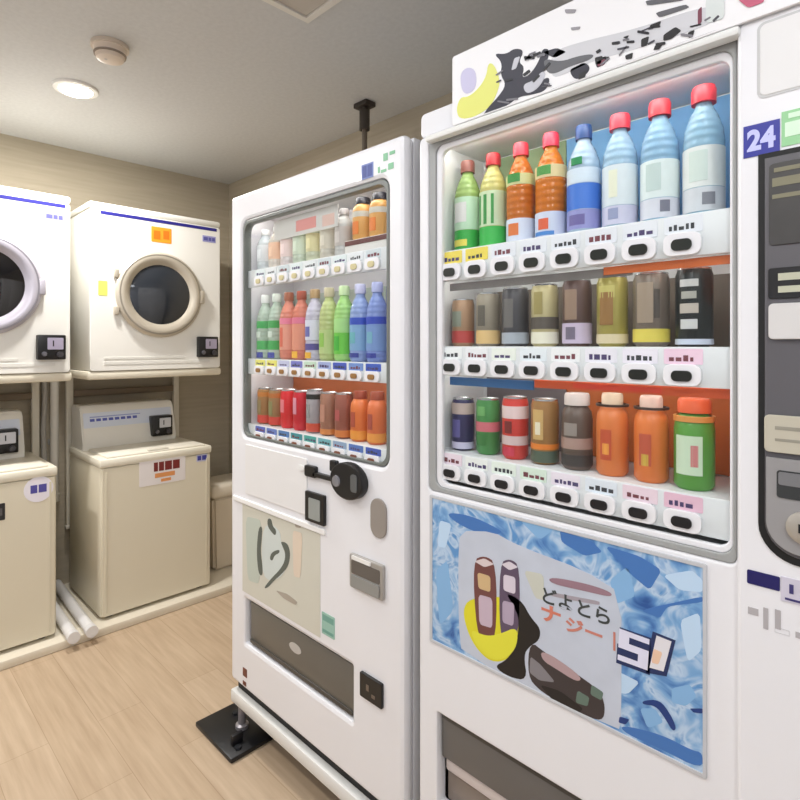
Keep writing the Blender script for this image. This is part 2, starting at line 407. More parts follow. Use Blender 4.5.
# ------------------------------------------------------------------ larger machine (nearest the camera)
B = thing('vending_machine', 'large white drinks vending machine nearest the camera with blue ice poster', 'vending machine', (-.38, .36, 0))
bx0, bx1, bt = -.865, .105, 1.862
m = MB()
m.box(bx0, bx1, .225, .74, .08, bt, .008); m.box(bx0 + .001, bx0 + .012, .034, .226, .082, bt - .002); m.box(-.212, bx1 - .001, .034, .226, .082, bt - .002)
m.box(bx0 + .003, bx1 - .003, .036, .227, 1.80, bt - .004); m.box(bx0 + .003, bx1 - .003, .13, .227, .084, .995); m.box(bx0 + .004, bx1 - .004, .036, .132, .535, .994)
m.build('cabinet', WHITE2, B)
WIN = rrect(-.838, -.2225, 1.0, 1.80, .012)
DSP = rrect(-.812, -.305, .30, .508, .004)
PL('door', WHITE, B, rrect(bx0, -.212, .12, 1.805, .012), 'M', 0, .032, .004, holes=[WIN, DSP])
PL('header', WHITE, B, rrect(bx0, bx1, 1.806, bt, .012), 'M', .004, .03, .004)
PL('window_frame', M((160, 162, 161), .4), B, rrect(-.8375, -.2225, 1.0005, 1.7995, .012), 'M', .002, .028, .002, holes=[rrect(-.818, -.228, 1.012, 1.778, .02)])
PL('window_trim', WHITE, B, rrect(-.818, -.228, 1.012, 1.778, .02), 'M', .006, .012, .002, holes=[rrect(-.803, -.233, 1.022, 1.765, .018)])
BX('ledge', M((232, 232, 228), .4), B, -.83, -.214, -.022, .001, 1.783, 1.797, bev=.005)
PL('glass', GLASS, B, rrect(-.817, -.229, 1.013, 1.777, .02), 'M', .0125, .003)
colsB = [-.784 + .0688 * i for i in range(8)]
white8 = [(246, 244, 248)]
display(B, -.834, -.226, 1.006, 1.79, [
    (1.474, 1.540, [(246, 222, 90), (246, 222, 90)] + [(240, 240, 248)] * 6, (26, 30, 22)),
    (1.264, 1.326, [(250, 250, 252), (248, 246, 250), (246, 248, 240), (240, 244, 250), (250, 248, 250), (246, 240, 250), (248, 240, 252), (250, 214, 234)], (24, 26, 20)),
    (1.030, 1.090, [(244, 224, 236), (246, 246, 244), (240, 246, 238), (226, 240, 226), (244, 232, 244), (236, 240, 250), (246, 220, 232), (240, 196, 216)], (20, 18, 20))],
    .2, colsB, .0665, .0155, .2, (236, 236, 236))
# printed boards behind and above the drinks
PL('back_board', M((124, 180, 228), .6, var=.12, scale=14), B, rrect(-.60, -.232, 1.541, 1.786), 'M', .195, .004)
PL('back_board', M((150, 170, 130), .6, var=.15, scale=20), B, rrect(-.816, -.602, 1.541, 1.786), 'M', .195, .004)
PL('back_board', M((128, 116, 104), .6, var=.15, scale=20), B, rrect(-.816, -.232, 1.327, 1.46), 'M', .195, .004)
PL('back_board', M((206, 110, 46), .6, var=.12, scale=14), B, rrect(-.60, -.232, 1.092, 1.25), 'M', .195, .004)
PL('back_board', M((120, 110, 112), .6, var=.12, scale=14), B, rrect(-.816, -.602, 1.092, 1.25), 'M', .195, .004)
PL('header_band', M((44, 96, 150), .5, var=.15, scale=25), B, rrect(-.80, -.585, 1.240, 1.258), 'M', .031, .003)
PL('header_band', M((214, 88, 40), .5, var=.12, scale=25), B, rrect(-.583, -.232, 1.2455, 1.261), 'M', .031, .003)
PL('header_band', M((226, 70, 44), .5), B, rrect(-.50, -.34, 1.249, 1.258), 'M', .0304, .0008)
PL('header_band', M((120, 114, 112), .5, var=.15, scale=25), B, rrect(-.80, -.39, 1.452, 1.468), 'M', .031, .003)
PL('header_band', M((214, 106, 44), .5), B, rrect(-.44, -.232, 1.456, 1.470), 'M', .0285, .002)
BX('side_board', M((226, 110, 34), .5), B, -.2335, -.2305, .03, .19, 1.40, 1.466)
BX('side_board', M((226, 118, 30), .5), B, -.2335, -.2305, .03, .19, 1.165, 1.255)
BX('side_board', M((176, 190, 205), .5), B, -.2335, -.2305, .03, .19, 1.56, 1.78)
BX('side_board', M((176, 44, 70), .5), B, -.236, -.2306, .03, .06, 1.262, 1.292)
# lower poster
PF = PL('poster_frame', M((196, 198, 202), .4), B, rrect(-.832, -.262, .66, .992, .004), 'M', -.003, .0035, .001, holes=[rrect(-.824, -.268, .667, .985)])
PO = PL('poster', ICE, B, rrect(-.824, -.268, .667, .985), 'M', -.0012, .0011)
card = soft([(-.745, .93), (-.66, .948), (-.60, .935), (-.46, .925), (-.395, .905), (-.395, .69), (-.40, .667), (-.74, .667), (-.748, .72), (-.75, .86)], 1, .2)
PL('poster_print', M((194, 201, 214), .5, var=.1, scale=18), PO, card, 'M', -.0016, .0004)
def poly_px(pts):
    """points read off the photograph, taken to the front plane of the machines"""
    out = []
    for px, py in pts:
        u = (px - 400) / 553; v = (345 - py) / 553
        dx, dy = .7116 * u - .7027, .7027 * u + .7116
        k = .94 / dy; out.append((dx * k, 1.33 + v * k))
    return out
def pp(rgb, pts, lay=0, parent=None, name='poster_print', y=None, sharp=False):
    for p in (pts if isinstance(pts[0], list) else [pts]):
        PL(name, M(rgb, .5), parent or PO, poly_px(p if sharp else rounded(p)), 'M', (-.0018 if y is None else y) - .00022 * lay, .0004)
pp((222, 214, 40), [(463, 610), (468, 632), (478, 650), (492, 662), (508, 660), (518, 645), (520, 618), (514, 600), (500, 596), (470, 598)])
pp((24, 20, 18), [(506, 592), (522, 600), (531, 617), (541, 628), (540, 640), (530, 646), (524, 655), (528, 680), (510, 677), (494, 666), (507, 660), (517, 645), (520, 618), (513, 604)], 1)
pp((60, 52, 52), [(530, 640), (545, 652), (575, 672), (600, 690), (606, 706), (603, 722), (580, 712), (560, 702), (540, 690), (528, 676)], 1)
pp((176, 150, 152), [(541, 650), (556, 657), (583, 677), (578, 682), (556, 668), (543, 660)], 2)
pp((130, 126, 130), [(531, 656), (541, 664), (556, 682), (540, 680), (530, 672)], 2)
pp((96, 116, 104), [[(578, 690), (590, 697), (588, 706), (576, 702)], [(592, 684), (604, 692), (602, 700), (591, 694)]], 2)
pp((30, 26, 26), [(540, 684), (560, 690), (584, 708), (578, 714), (556, 703)], 2)
# two upright cans held in the poster
pp((112, 66, 62), [(473, 560), (485, 555), (497, 563), (497, 640), (486, 641), (477, 633)], 1)
pp((206, 176, 130), [(478, 572), (491, 576), (491, 592), (479, 588)], 2)
pp((196, 176, 190), [(479, 594), (493, 598), (493, 628), (480, 624)], 2)
pp((214, 200, 200), [(475, 561), (485, 558), (495, 564), (485, 567)], 2)
pp((92, 76, 98), [(500, 563), (510, 558), (521, 566), (519, 640), (509, 642), (500, 636)], 1)
pp((214, 204, 216), [(504, 574), (516, 577), (516, 594), (504, 590)], 2)
pp((176, 160, 180), [(503, 600), (515, 603), (514, 626), (503, 622)], 2)
pp((214, 206, 214), [(502, 564), (510, 561), (519, 567), (510, 570)], 2)
pp((226, 222, 60), [(470, 628), (486, 636), (500, 634), (518, 626), (518, 645), (508, 658), (492, 660), (478, 648)], 3)
pp((200, 202, 190), [(524, 570), (544, 574), (545, 600), (536, 598)], 1)
# writing on the poster
def px_text(txt, px0, py0, px1, py1, rgb, parent, name='lettering', bold=.01, slant=0, y=-.0024):
    (x0, z1), (x1, z0) = poly_px([(px0, py0), (px1, py1)])
    return TX(name, M(rgb, .5), parent, txt, x0, x1, z0, z1, 'M', y, .0005, bold, slant)
(xa, zt), (xb, _) = poly_px([(550, 609), (610, 640)])
TX('lettering', M((60, 66, 66), .5), PO, 'どよとら', -.545, -.415, .842, .872, 'M', -.0024, .0005, .02)
TX('lettering', M((208, 122, 100), .5), PO, 'ナ', -.548, -.508, .808, .84, 'M', -.0024, .0005, .03)
TX('lettering', M((202, 128, 112), .5), PO, 'ジー｜', -.498, -.405, .803, .835, 'M', -.0024, .0005, .03)
pp((150, 118, 130), [(550, 576), (590, 584), (612, 592), (612, 597), (586, 591), (550, 583)], 1)
pp((164, 156, 164), [(552, 592), (600, 601), (600, 605), (552, 596)], 1)
# big pale mark with dark outline
SQ = lambda L: [(620 + u * 30 - v * 2, 628 + u * 11 + v * 31) for u, v in L]
pp((30, 46, 92), [SQ([(.0, -.04), (1.05, -.06), (1.08, 1.12), (-.04, 1.12), (-.04, .5), (.2, .5)]), [(653, 631), (676, 640), (667, 676), (646, 672)]], 1, sharp=True)
pp((222, 222, 240), SQ([(0, 0), (1, 0), (1, .17), (.34, .17), (.34, .38), (1, .38), (1, 1), (0, 1), (0, .83), (.66, .83), (.66, .6), (0, .6)]), 2, sharp=True)
pp((226, 224, 228), [(657, 635), (672, 641), (664, 671), (650, 667)], 2, sharp=True)
pp((232, 196, 168), [(654, 648), (663, 652), (659, 664), (652, 662)], 3)
# dark edges and bright facets of the ice
pp((28, 58, 122), [[(643, 700), (660, 699), (671, 714), (677, 728), (673, 731), (665, 717), (656, 705), (643, 704)], [(690, 708), (703, 708), (703, 713), (694, 712)], [(620, 716), (630, 719), (626, 724), (619, 722)]], 1)
pp((66, 116, 182), [[(445, 512), (470, 515), (494, 526), (505, 533), (486, 536), (458, 524)], [(560, 530), (592, 541), (603, 552), (585, 556), (562, 542)], [(604, 545), (640, 556), (662, 570), (650, 590), (632, 575)], [(640, 610), (703, 596), (703, 602), (668, 606), (660, 618)], [(620, 724), (662, 734), (692, 750), (703, 752), (703, 770), (660, 748), (625, 733)]], 0, y=-.0014)
pp((132, 178, 220), [[(472, 530), (500, 540), (512, 552), (490, 550)], [(520, 520), (556, 528), (540, 540)], [(610, 580), (628, 566), (636, 596), (616, 604)], [(672, 688), (690, 684), (697, 696), (686, 706), (672, 702)], [(640, 708), (655, 708), (664, 722), (648, 728)], [(436, 570), (448, 560), (454, 610), (440, 626)]], 0, y=-.0014)
pp((190, 216, 240), [[(663, 575), (692, 570), (703, 580), (703, 592), (680, 590)], [(680, 620), (700, 612), (702, 650), (688, 662)], [(440, 520), (452, 524), (446, 548), (438, 546)], [(600, 660), (620, 672), (640, 682), (628, 694), (606, 690)]], 0, y=-.0014)
# dispensing recess
m = MB(); m.box(-.815, -.302, .121, .127, .295, .512); m.box(-.818, -.813, .033, .127, .295, .512); m.box(-.304, -.299, .033, .127, .295, .512)
m.box(-.815, -.302, .033, .127, .508, .513); m.box(-.815, -.302, .033, .127, .293, .299); m.build('dispensing_recess', BLACK, B)
FL = BX('dispensing_flap', M((100, 97, 94), .4), B, -.808, -.309, .012, .022, .405, .502, bev=.003)
BX('flap_hinge', M((60, 58, 56), .4), FL, -.806, -.311, .010, .024, .492, .504, bev=.002)
BX('dispensing_lip', M((206, 196, 192), .45), B, -.804, -.313, .02, .05, .372, .402, bev=.006)
BX('dispensing_tray', M((132, 120, 110), .5), B, -.806, -.311, .03, .118, .300, .368, bev=.004)
PL('kick_plate', DGREY, B, rrect(bx0 + .01, bx1 - .01, .085, .118), 'M', .02, .014)
for fx in (bx0 + .07, bx1 - .07):
    for fy in (.1, .66):
        MB().lathe([(0, .0005), (.03, .0005), (.03, .012), (.012, .016), (.012, .08), (0, .08)], (fx, fy, 0), seg=16).build('leveling_foot', DGREY, B)
# payment column
CLM = PL('payment_column', WHITE, B, rrect(-.2195, bx1, .12, 1.805, .010), 'M', -.012, .045, .006)
PL('column_inset', M((228, 227, 226), .4), B, rrect(-.190, .085, 1.686, 1.788, .008), 'M', -.0135, .003, .001)
PL('column_inset_groove', M((198, 198, 198), .5), B, rrect(-.1935, .0885, 1.6825, 1.7915, .010), 'M', -.0128, .002, 0, holes=[rrect(-.190, .085, 1.686, 1.788, .008)])
s_ = PL('hours_sticker', M((40, 46, 150), .4), B, rrect(-.2105, -.166, 1.602, 1.648), 'M', -.0132, .0012)
TX('lettering', M((196, 200, 250), .4), s_, '24', -.206, -.171, 1.610, 1.641, 'M', -.0138, .0006, .04)
s_ = PL('green_sticker', M((150, 206, 152), .4), B, rrect(-.164, -.03, 1.6075, 1.656), 'M', -.0132, .0012)
PL('sticker_print', M((214, 240, 214), .4), s_, [rrect(-.160, -.14, 1.620, 1.640), rrect(-.156, -.126, 1.645, 1.652), rrect(-.132, -.10, 1.620, 1.640), rrect(-.09, -.05, 1.622, 1.652)], 'M', -.0137, .0006)
PP = PL('payment_panel', MATTE, B, brect(-.192, .085, 1.025, 1.603, .05), 'M', -.0145, .004, .001)
PL('panel_face', M((92, 90, 94), .4), B, brect(-.1835, .0765, 1.036, 1.595, .044), 'M', -.0165, .003, .001)
q = PL('display_board', M((62, 60, 58), .4, var=.2, scale=30), B, rrect(-.178, .07, 1.47, 1.585, .006), 'M', -.0185, .0025, .0005)
PL('board_print', M((128, 124, 100), .5), q, [rrect(-.174, -.06, 1.552, 1.564), rrect(-.174, -.1, 1.535, 1.541), rrect(-.172, .02, 1.572, 1.578)], 'M', -.019, .0006)
q = PL('display_board', BLACK, B, rrect(-.179, .07, 1.395, 1.438, .004), 'M', -.019, .003, .0005)
PL('board_print', M((190, 190, 168), .5), q, [rrect(-.167, .0, 1.420, 1.430), rrect(-.167, -.03, 1.403, 1.412)], 'M', -.0195, .0006)
q = PL('bill_plate', M((214, 212, 210), .35), B, rrect(-.178, .06, 1.338, 1.388, .006), 'M', -.0225, .006, .001)
PL('bill_slot', DGREY, q, rrect(-.14, .03, 1.360, 1.367, .002), 'M', -.0232, .001)
q = PL('card_reader', M((192, 186, 168), .4), B, rrect(-.183, .06, 1.180, 1.232, .006), 'M', -.0225, .006, .001)
PL('reader_print', M((150, 146, 132), .5), q, [rrect(-.17, -.05, 1.212, 1.217), rrect(-.17, -.08, 1.196, 1.200)], 'M', -.023, .0006)
q = PL('coin_unit', M((150, 148, 148), .35), B, brect(-.181, .066, 1.042, 1.172, .04), 'M', -.0215, .005, .001)
PL('coin_display', M((54, 56, 56), .2), q, rrect(-.168, -.05, 1.118, 1.156, .004), 'M', -.0228, .0015)
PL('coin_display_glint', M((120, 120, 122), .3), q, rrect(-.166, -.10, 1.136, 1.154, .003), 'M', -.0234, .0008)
MB().lathe([(0, .0215), (.022, .0215), (.022, .027), (.016, .030), (0, .030)], (-.135, 0, 1.082), '-y').build('coin_return_knob', M((176, 170, 160), .3, .3), q)
PL('coin_slot', BLACK, q, rrect(-.142, -.128, 1.076, 1.088), 'M', -.0312, .0015)
s_ = PL('navy_sticker', M((26, 22, 92), .4), B, rrect(-.206, -.166, .984, 1.004, .002), 'M', -.0132, .0012)
s_ = PL('notice_sticker', M((206, 202, 216), .4), B, rrect(-.165, -.02, .972, 1.006), 'M', -.0132, .0012)
PL('sticker_print', M((60, 54, 110), .5), s_, [rrect(-.155, -.150, .985, .998), rrect(-.142, -.134, .982, .998), rrect(-.126, -.10, .982, .998), rrect(-.09, -.04, .982, .998), rrect(-.16, -.05, .975, .978)], 'M', -.0137, .0006)
PL('embossed_mark', M((176, 172, 174), .5), B, [rrect(-.205, -.192, .94, .95), rrect(-.186, -.18, .925, .955), rrect(-.172, -.155, .925, .932), rrect(-.172, -.165, .93, .957), rrect(-.148, -.10, .926, .934), rrect(-.14, -.13, .926, .955), rrect(-.09, -.02, .926, .95)], 'M', -.0128, .001)

# drinks of the larger machine
G1 = 'drink bottles on the top shelf of the large machine'
PET = 'drink_bottle'
rowA = [
    ('pale green tea bottle with brown cap', lambda t: bottle(t, .215, .0305, (170, 200, 120), (140, 84, 74), [('label', .004, .052, (40, 170, 60)), ('label_top', .052, .128, (196, 226, 196))], .15, [(.07, .115, 1.1, (232, 228, 226)), (.015, .03, 1.2, (236, 220, 90))])),
    ('green striped tea bottle with dark red cap', lambda t: bottle(t, .215, .0305, (214, 206, 130), (186, 44, 52), [('label', .004, .05, (52, 178, 72)), ('label_top', .05, .128, (206, 222, 186))], .15, [(.055, .12, .25, (60, 150, 70)), (.055, .12, .2, (60, 150, 70), 'label_print', -PI / 2 - .55), (.055, .12, .2, (60, 150, 70), 'label_print', -PI / 2 + .55)])),
    ('amber tea bottle with red cap and white label', lambda t: bottle(t, .22, .0305, (214, 120, 44), (230, 62, 80), [('label', .006, .056, (216, 222, 240)), ('neck_label', .126, .15, (206, 206, 150))], .15, [(.02, .045, .8, (226, 120, 60)), (.132, .15, 1.0, (60, 140, 60))])),
    ('amber tea bottle with bright red cap', lambda t: bottle(t, .222, .0315, (220, 124, 40), (232, 58, 84), [('label', .006, .058, (210, 216, 236)), ('neck_label', .126, .152, (220, 200, 150))], .15, [(.022, .044, .7, (222, 96, 60)), (.132, .15, 1.0, (80, 150, 70)), (.01, .018, 1.4, (70, 130, 200))])),
    ('clear drink bottle with dark blue cap', lambda t: bottle(t, .218, .0315, (186, 210, 232), (34, 70, 130), [('label', .05, .10, (66, 120, 214)), ('label_top', .10, .13, (214, 226, 240)), ('label_foot', .012, .05, (150, 150, 206))], .2, [(.136, .15, .7, (30, 140, 80)), (.02, .04, 1.0, (110, 100, 160))], .016)),
    ('clear water bottle with red cap', lambda t: bottle(t, .218, .031, (184, 216, 238), (232, 66, 84), [('label', .045, .12, (222, 230, 236)), ('label_foot', .01, .045, (206, 204, 226))], .3, [(.06, .11, .5, (236, 236, 214)), (.02, .04, .6, (150, 156, 190))], .0185)),
    ('clear water bottle with red cap and pale label', lambda t: bottle(t, .222, .0315, (168, 208, 236), (230, 62, 74), [('label', .045, .112, (226, 236, 236)), ('label_foot', .01, .045, (216, 216, 226))], .3, [(.058, .105, .8, (200, 216, 214)), (.02, .04, .5, (120, 120, 136), 'label_print', -PI / 2 + .6)], .0185)),
    ('clear water bottle with red cap, nearest payment column', lambda t: bottle(t, .224, .0315, (176, 214, 236), (228, 58, 72), [('label', .05, .118, (232, 234, 232)), ('label_foot', .01, .05, (212, 214, 220))], .3, [(.06, .11, .9, (214, 226, 220)), (.02, .04, .6, (130, 130, 140), 'label_print', -PI / 2 + .5)], .019)),
]
rowB = [
    ('tan and red short can', lambda t: can(t, .108, .026, (176, 140, 110), [('label', .008, .036, (190, 70, 66))], [(.045, .08, 1.0, (140, 146, 130))])),
    ('beige can with pale orange foot', lambda t: can(t, .118, .0262, (150, 140, 124), [('label', .006, .036, (226, 190, 130))], [(.045, .09, .7, (96, 90, 80))])),
    ('dark charcoal coffee can', lambda t: can(t, .124, .028, (74, 72, 76), [('label', .006, .03, (170, 176, 186))], [(.04, .10, .8, (110, 106, 104))])),
    ('khaki and cream coffee can', lambda t: can(t, .126, .027, (196, 184, 140), [('label', .035, .06, (92, 84, 76)), ('label_foot', .006, .03, (236, 230, 210))], [(.065, .11, .7, (160, 146, 90))])),
    ('deep brown coffee can with lilac foot', lambda t: can(t, .13, .0275, (96, 74, 70), [('label', .006, .046, (206, 190, 214))], [(.052, .11, .9, (150, 124, 106)), (.014, .038, .7, (120, 110, 130))])),
    ('olive gold coffee can', lambda t: can(t, .13, .0275, (170, 158, 84), [('label', .006, .024, (222, 206, 170))], [(.04, .10, .9, (150, 110, 60)), (.09, .112, 1.1, (196, 186, 110))])),
    ('grey brown wide can with yellow foot', lambda t: can(t, .13, .030, (122, 110, 100), [('label', .008, .032, (224, 206, 90))], [(.042, .112, .9, (160, 142, 124)), (.05, .1, .3, (80, 72, 66), 'label_print', -PI / 2 + .65)])),
    ('black can with silver lettering marks', lambda t: can(t, .132, .0285, (38, 42, 42), [('label_foot', .004, .014, (206, 214, 232))], [(.1, .112, 1.0, (196, 196, 196)), (.08, .092, .8, (170, 168, 160)), (.056, .072, 1.0, (190, 180, 170)), (.03, .046, .9, (206, 206, 206))])),
]
rowC = [
    ('navy can with pale top', lambda t: can(t, .118, .026, (60, 56, 96), [('label', .082, .108, (190, 170, 164)), ('label_foot', .004, .02, (206, 200, 226))], [(.03, .07, .8, (96, 90, 150))])),
    ('green and pink fruit can', lambda t: can(t, .122, .0265, (76, 140, 76), [('label', .05, .072, (206, 110, 120))], [(.02, .045, .9, (60, 120, 60)), (.085, .105, .7, (110, 170, 100))])),
    ('red and white can', lambda t: can(t, .13, .0275, (214, 70, 62), [('label', .085, .112, (232, 206, 206)), ('label_foot', .03, .05, (214, 190, 190))], [(.055, .08, .6, (120, 40, 36)), (.008, .026, 1.0, (200, 60, 80))])),
    ('gold brown coffee can', lambda t: can(t, .13, .0275, (160, 118, 70), [('label', .03, .042, (226, 130, 50)), ('label_foot', .004, .028, (84, 96, 80))], [(.05, .11, .8, (206, 170, 110)), (.06, .085, .4, (236, 226, 200))])),
    ('dark brown bottle can with white cap', lambda t: canbottle(t, .146, .029, (96, 80, 72), (214, 204, 200), [('label', .04, .062, (170, 140, 130)), ('label_foot', .008, .03, (66, 60, 58))], [(.066, .09, .9, (150, 140, 134))], .024)),
    ('orange bottle with cream cap', lambda t: canbottle(t, .150, .0285, (222, 124, 64), (226, 206, 180), [('neck_ring', .126, .131, (60, 40, 30))], [(.03, .085, .7, (196, 84, 50)), (.04, .06, .4, (236, 160, 70))])),
    ('orange bottle with pinkish white cap', lambda t: canbottle(t, .150, .0285, (224, 122, 60), (228, 200, 186), [('neck_ring', .126, .131, (60, 40, 30))], [(.03, .085, .7, (190, 86, 60)), (.03, .05, .4, (206, 170, 70))])),
    ('green labelled bottle with orange red cap', lambda t: canbottle(t, .150, .031, (92, 156, 66), (230, 104, 62), [('neck_label', .112, .122, (222, 150, 80))], [(.026, .09, 1.35, (206, 226, 200)), (.04, .075, .35, (206, 130, 130), 'label_print_accent', -PI / 2 + .3)], .0255)),
]
YP = .082
for rows, z, nm, grp in ((rowA, 1.5405, 'top', G1), (rowB, 1.3265, 'middle', 'drink cans on the middle shelf of the large machine'), (rowC, 1.0905, 'bottom', 'drinks on the bottom shelf of the large machine')):
    for i, (d, fn) in enumerate(rows):
        kind = 'drink_can' if ' can' in d and 'bottle' not in d else 'drink_bottle'
        put(kind, d, (-.791 + .0714 * i if nm == 'top' else -.792 + .0701 * i), (.085 if nm == 'top' else .069), z, nm, i, 'large', 'can' if kind == 'drink_can' else 'bottle', grp, fn)

# banner standing on the ledge of the larger machine
SG = thing('banner', 'white advertising banner with black ink artwork on top of the large machine', 'banner', (-.45, -.008, 1.797))
bn = PL('board', M((240, 239, 240), .5, var=.01), SG, rrect(-.752, .02, 1.798, 1.946, .006), 'M', -.0195, .006, .001)
def bp(rgb, pts, lay=1):
    for p in (pts if isinstance(pts[0], list) else [pts]):
        q = [(x, min(max(z, 1.8005), 1.944)) for x, z in poly_px(rounded(p))]
        PL('artwork', M(rgb, .5), SG, q, 'M', -.0197 - .00035 * lay, .0004)
bp((226, 228, 120), [(462, 112), (465, 122), (480, 120), (496, 110), (503, 96), (506, 84), (500, 68), (494, 66), (492, 80), (484, 92), (474, 100), (466, 100)])
bp((200, 196, 224), [(466, 76), (474, 70), (482, 74), (482, 92), (472, 98), (467, 92)])
INK = (40, 38, 52)
bp(INK, [[(499, 57), (512, 58), (520, 52), (530, 54), (524, 66), (530, 70), (527, 82), (536, 78), (545, 64), (548, 52), (556, 54), (550, 72), (546, 84), (556, 80), (552, 94), (538, 98), (524, 100), (514, 108), (500, 114), (488, 122), (492, 112), (504, 100), (512, 88), (506, 78), (508, 66)],
         [(548, 56), (562, 52), (572, 56), (560, 62)], [(574, 74), (582, 70), (590, 66), (596, 72), (590, 80), (580, 84)], [(600, 64), (612, 60), (610, 68), (602, 72)]])
bp((196, 196, 204), [[(528, 88), (540, 84), (548, 74), (552, 78), (544, 92), (532, 98)], [(520, 62), (526, 60), (522, 72), (517, 74)]], 2)
bp((206, 206, 210), [[(556, 56), (586, 46), (640, 34), (700, 14), (722, 12), (722, 26), (690, 38), (640, 54), (600, 64), (570, 78), (556, 82)]], 1)
bp((96, 96, 100), [[(548, 62), (566, 66), (584, 60), (600, 58), (596, 64), (576, 70), (560, 78), (552, 76)], [(556, 94), (600, 80), (650, 62), (700, 42), (726, 36), (700, 47), (650, 67), (600, 86), (556, 100)], [(650, 6), (690, 2), (688, 6), (652, 11)], [(660, 18), (690, 10), (694, 13), (664, 23)]], 2)
bp((30, 28, 30), [[(655, 30), (666, 26), (664, 31), (654, 34)], [(646, 44), (654, 41), (652, 50), (646, 52)], [(668, 40), (680, 32), (686, 36), (676, 44), (668, 46)], [(692, 38), (699, 35), (697, 42), (693, 43)], [(630, 60), (638, 57), (637, 63), (631, 64)], [(600, 62), (608, 60), (606, 68), (601, 69)], [(584, 78), (592, 74), (590, 84), (584, 84)], [(628, 42), (634, 40), (632, 44)], [(660, 50), (668, 48), (664, 54), (658, 55)]], 3)
bp((120, 60, 76), [[(602, 66), (611, 63), (609, 69), (603, 71)], [(702, 16), (706, 12), (706, 28), (702, 30)]], 3)
rg = random.Random(3)
for k in range(34):
    px = rg.uniform(500, 560) if k < 16 else rg.uniform(560, 722)
    py = 118 - (px - 490) * .36 - rg.uniform(4, 44 if k < 16 else 26)
    L, w, a = rg.uniform(5, 13), rg.uniform(1.2, 3), rg.uniform(-.9, .2)
    dx, dy = math.cos(a) * L / 2, math.sin(a) * L / 2; nx, ny = -math.sin(a) * w / 2, math.cos(a) * w / 2
    bp(rg.choice([(34, 32, 38), (26, 24, 28), (70, 68, 76), (120, 118, 124)]), [(px - dx - nx, py - dy - ny), (px + dx - nx, py + dy - ny), (px + dx + nx, py + dy + ny), (px - dx + nx, py - dy + ny)], 4)
bp((214, 220, 218), [(710, 4), (728, -2), (728, 24), (710, 29)], 3)
bp((196, 96, 122), [(744, -4), (766, -8), (768, 8), (752, 14), (742, 6)], 3)
bp((150, 146, 150), [[(570, 14), (582, 14), (580, 18), (571, 18)], [(576, 32), (586, 31), (585, 34), (577, 35)]], 2)

# ------------------------------------------------------------------ smaller machine (farther)
A = thing('vending_machine', 'white drinks vending machine farther from the camera, black coin ring below its window', 'vending machine', (-1.32, .36, 0))
ax0, ax1, at_ = -1.742, -.914, 1.833
m = MB()
m.box(ax0, ax1, .225, .73, .13, at_, .012); m.box(ax0 + .001, ax0 + .02, .035, .226, .132, at_ - .002); m.box(-.966, ax1 - .001, .035, .226, .132, at_ - .002)
m.box(ax0 + .003, ax1 - .003, .036, .227, 1.765, at_ - .004); m.box(ax0 + .003, ax1 - .003, .12, .227, .134, 1.0); m.box(ax0 + .004, ax1 - .004, .036, .122, .515, .999); m.box(ax0 + .004, ax1 - .004, .036, .122, .136, .33)
m.build('cabinet', WHITE2, A)
PL('door', WHITE, A, rrect(ax0, ax1, .192, at_, .014), 'M', 0, .034, .012, holes=[rrect(-1.668, -.970, 1.028, 1.742, .03), rrect(-1.648, -1.105, .345, .492, .004)])
PL('window_frame', M((112, 116, 112), .4), A, rrect(-1.6675, -.9705, 1.0285, 1.7415, .03), 'M', .004, .026, .002, holes=[rrect(-1.658, -.980, 1.036, 1.73, .03)])
PL('glass', GLASS, A, rrect(-1.662, -.976, 1.034, 1.736, .03), 'M', .0125, .003)
colsA = [-1.582 + .0676 * i for i in range(9)]
display(A, -1.664, -.974, 1.036, 1.76, [
    (1.522, 1.576, [(232, 238, 240), (236, 236, 240), (214, 220, 226)], (206, 196, 150)),
    (1.236, 1.284, [(240, 232, 120), (240, 232, 120), (206, 206, 236), (120, 120, 200), (206, 226, 206), (170, 180, 226), (70, 90, 190), (120, 150, 214), (60, 90, 190)], (150, 110, 60)),
    (1.024, 1.068, [(96, 110, 190), (110, 130, 200), (90, 130, 190), (70, 150, 160), (80, 170, 160), (120, 180, 190), (150, 170, 200), (90, 120, 190), (70, 90, 180)], (120, 70, 50))],
    .2, colsA, .0645, .012, .2, (222, 218, 222))
PL('back_board', M((206, 204, 196), .6, var=.1, scale=14), A, rrect(-1.655, -.98, 1.577, 1.73), 'M', .195, .004)
PL('header_card', M((214, 209, 206), .5, var=.05, scale=12), A, rrect(-1.52, -1.20, 1.66, 1.722), 'M', .030, .002)  # pale and pink cards stand in for reflections on the upper glass
PL('header_card', M((226, 150, 146), .5), A, rrect(-1.40, -1.30, 1.672, 1.705), 'M', .0294, .001)
PL('header_card', M((226, 190, 180), .5), A, rrect(-1.27, -1.215, 1.668, 1.70), 'M', .0294, .001)
PL('back_board', M((176, 186, 176), .6, var=.12, scale=14), A, rrect(-1.655, -1.18, 1.285, 1.505), 'M', .195, .004)
PL('back_board', M((120, 130, 200), .6, var=.12, scale=14), A, rrect(-1.178, -.98, 1.285, 1.505), 'M', .195, .004)
PL('back_board', M((196, 104, 56), .6, var=.15, scale=14), A, rrect(-1.655, -.98, 1.069, 1.222), 'M', .195, .004)
STP = BX('display_step', M((226, 220, 216), .5), A, -1.178, -.982, .036, .15, 1.5765, 1.615, bev=.002)
PL('step_edge', M((96, 40, 38), .5), STP, rrect(-1.176, -.984, 1.600, 1.613), 'M', .035, .001)
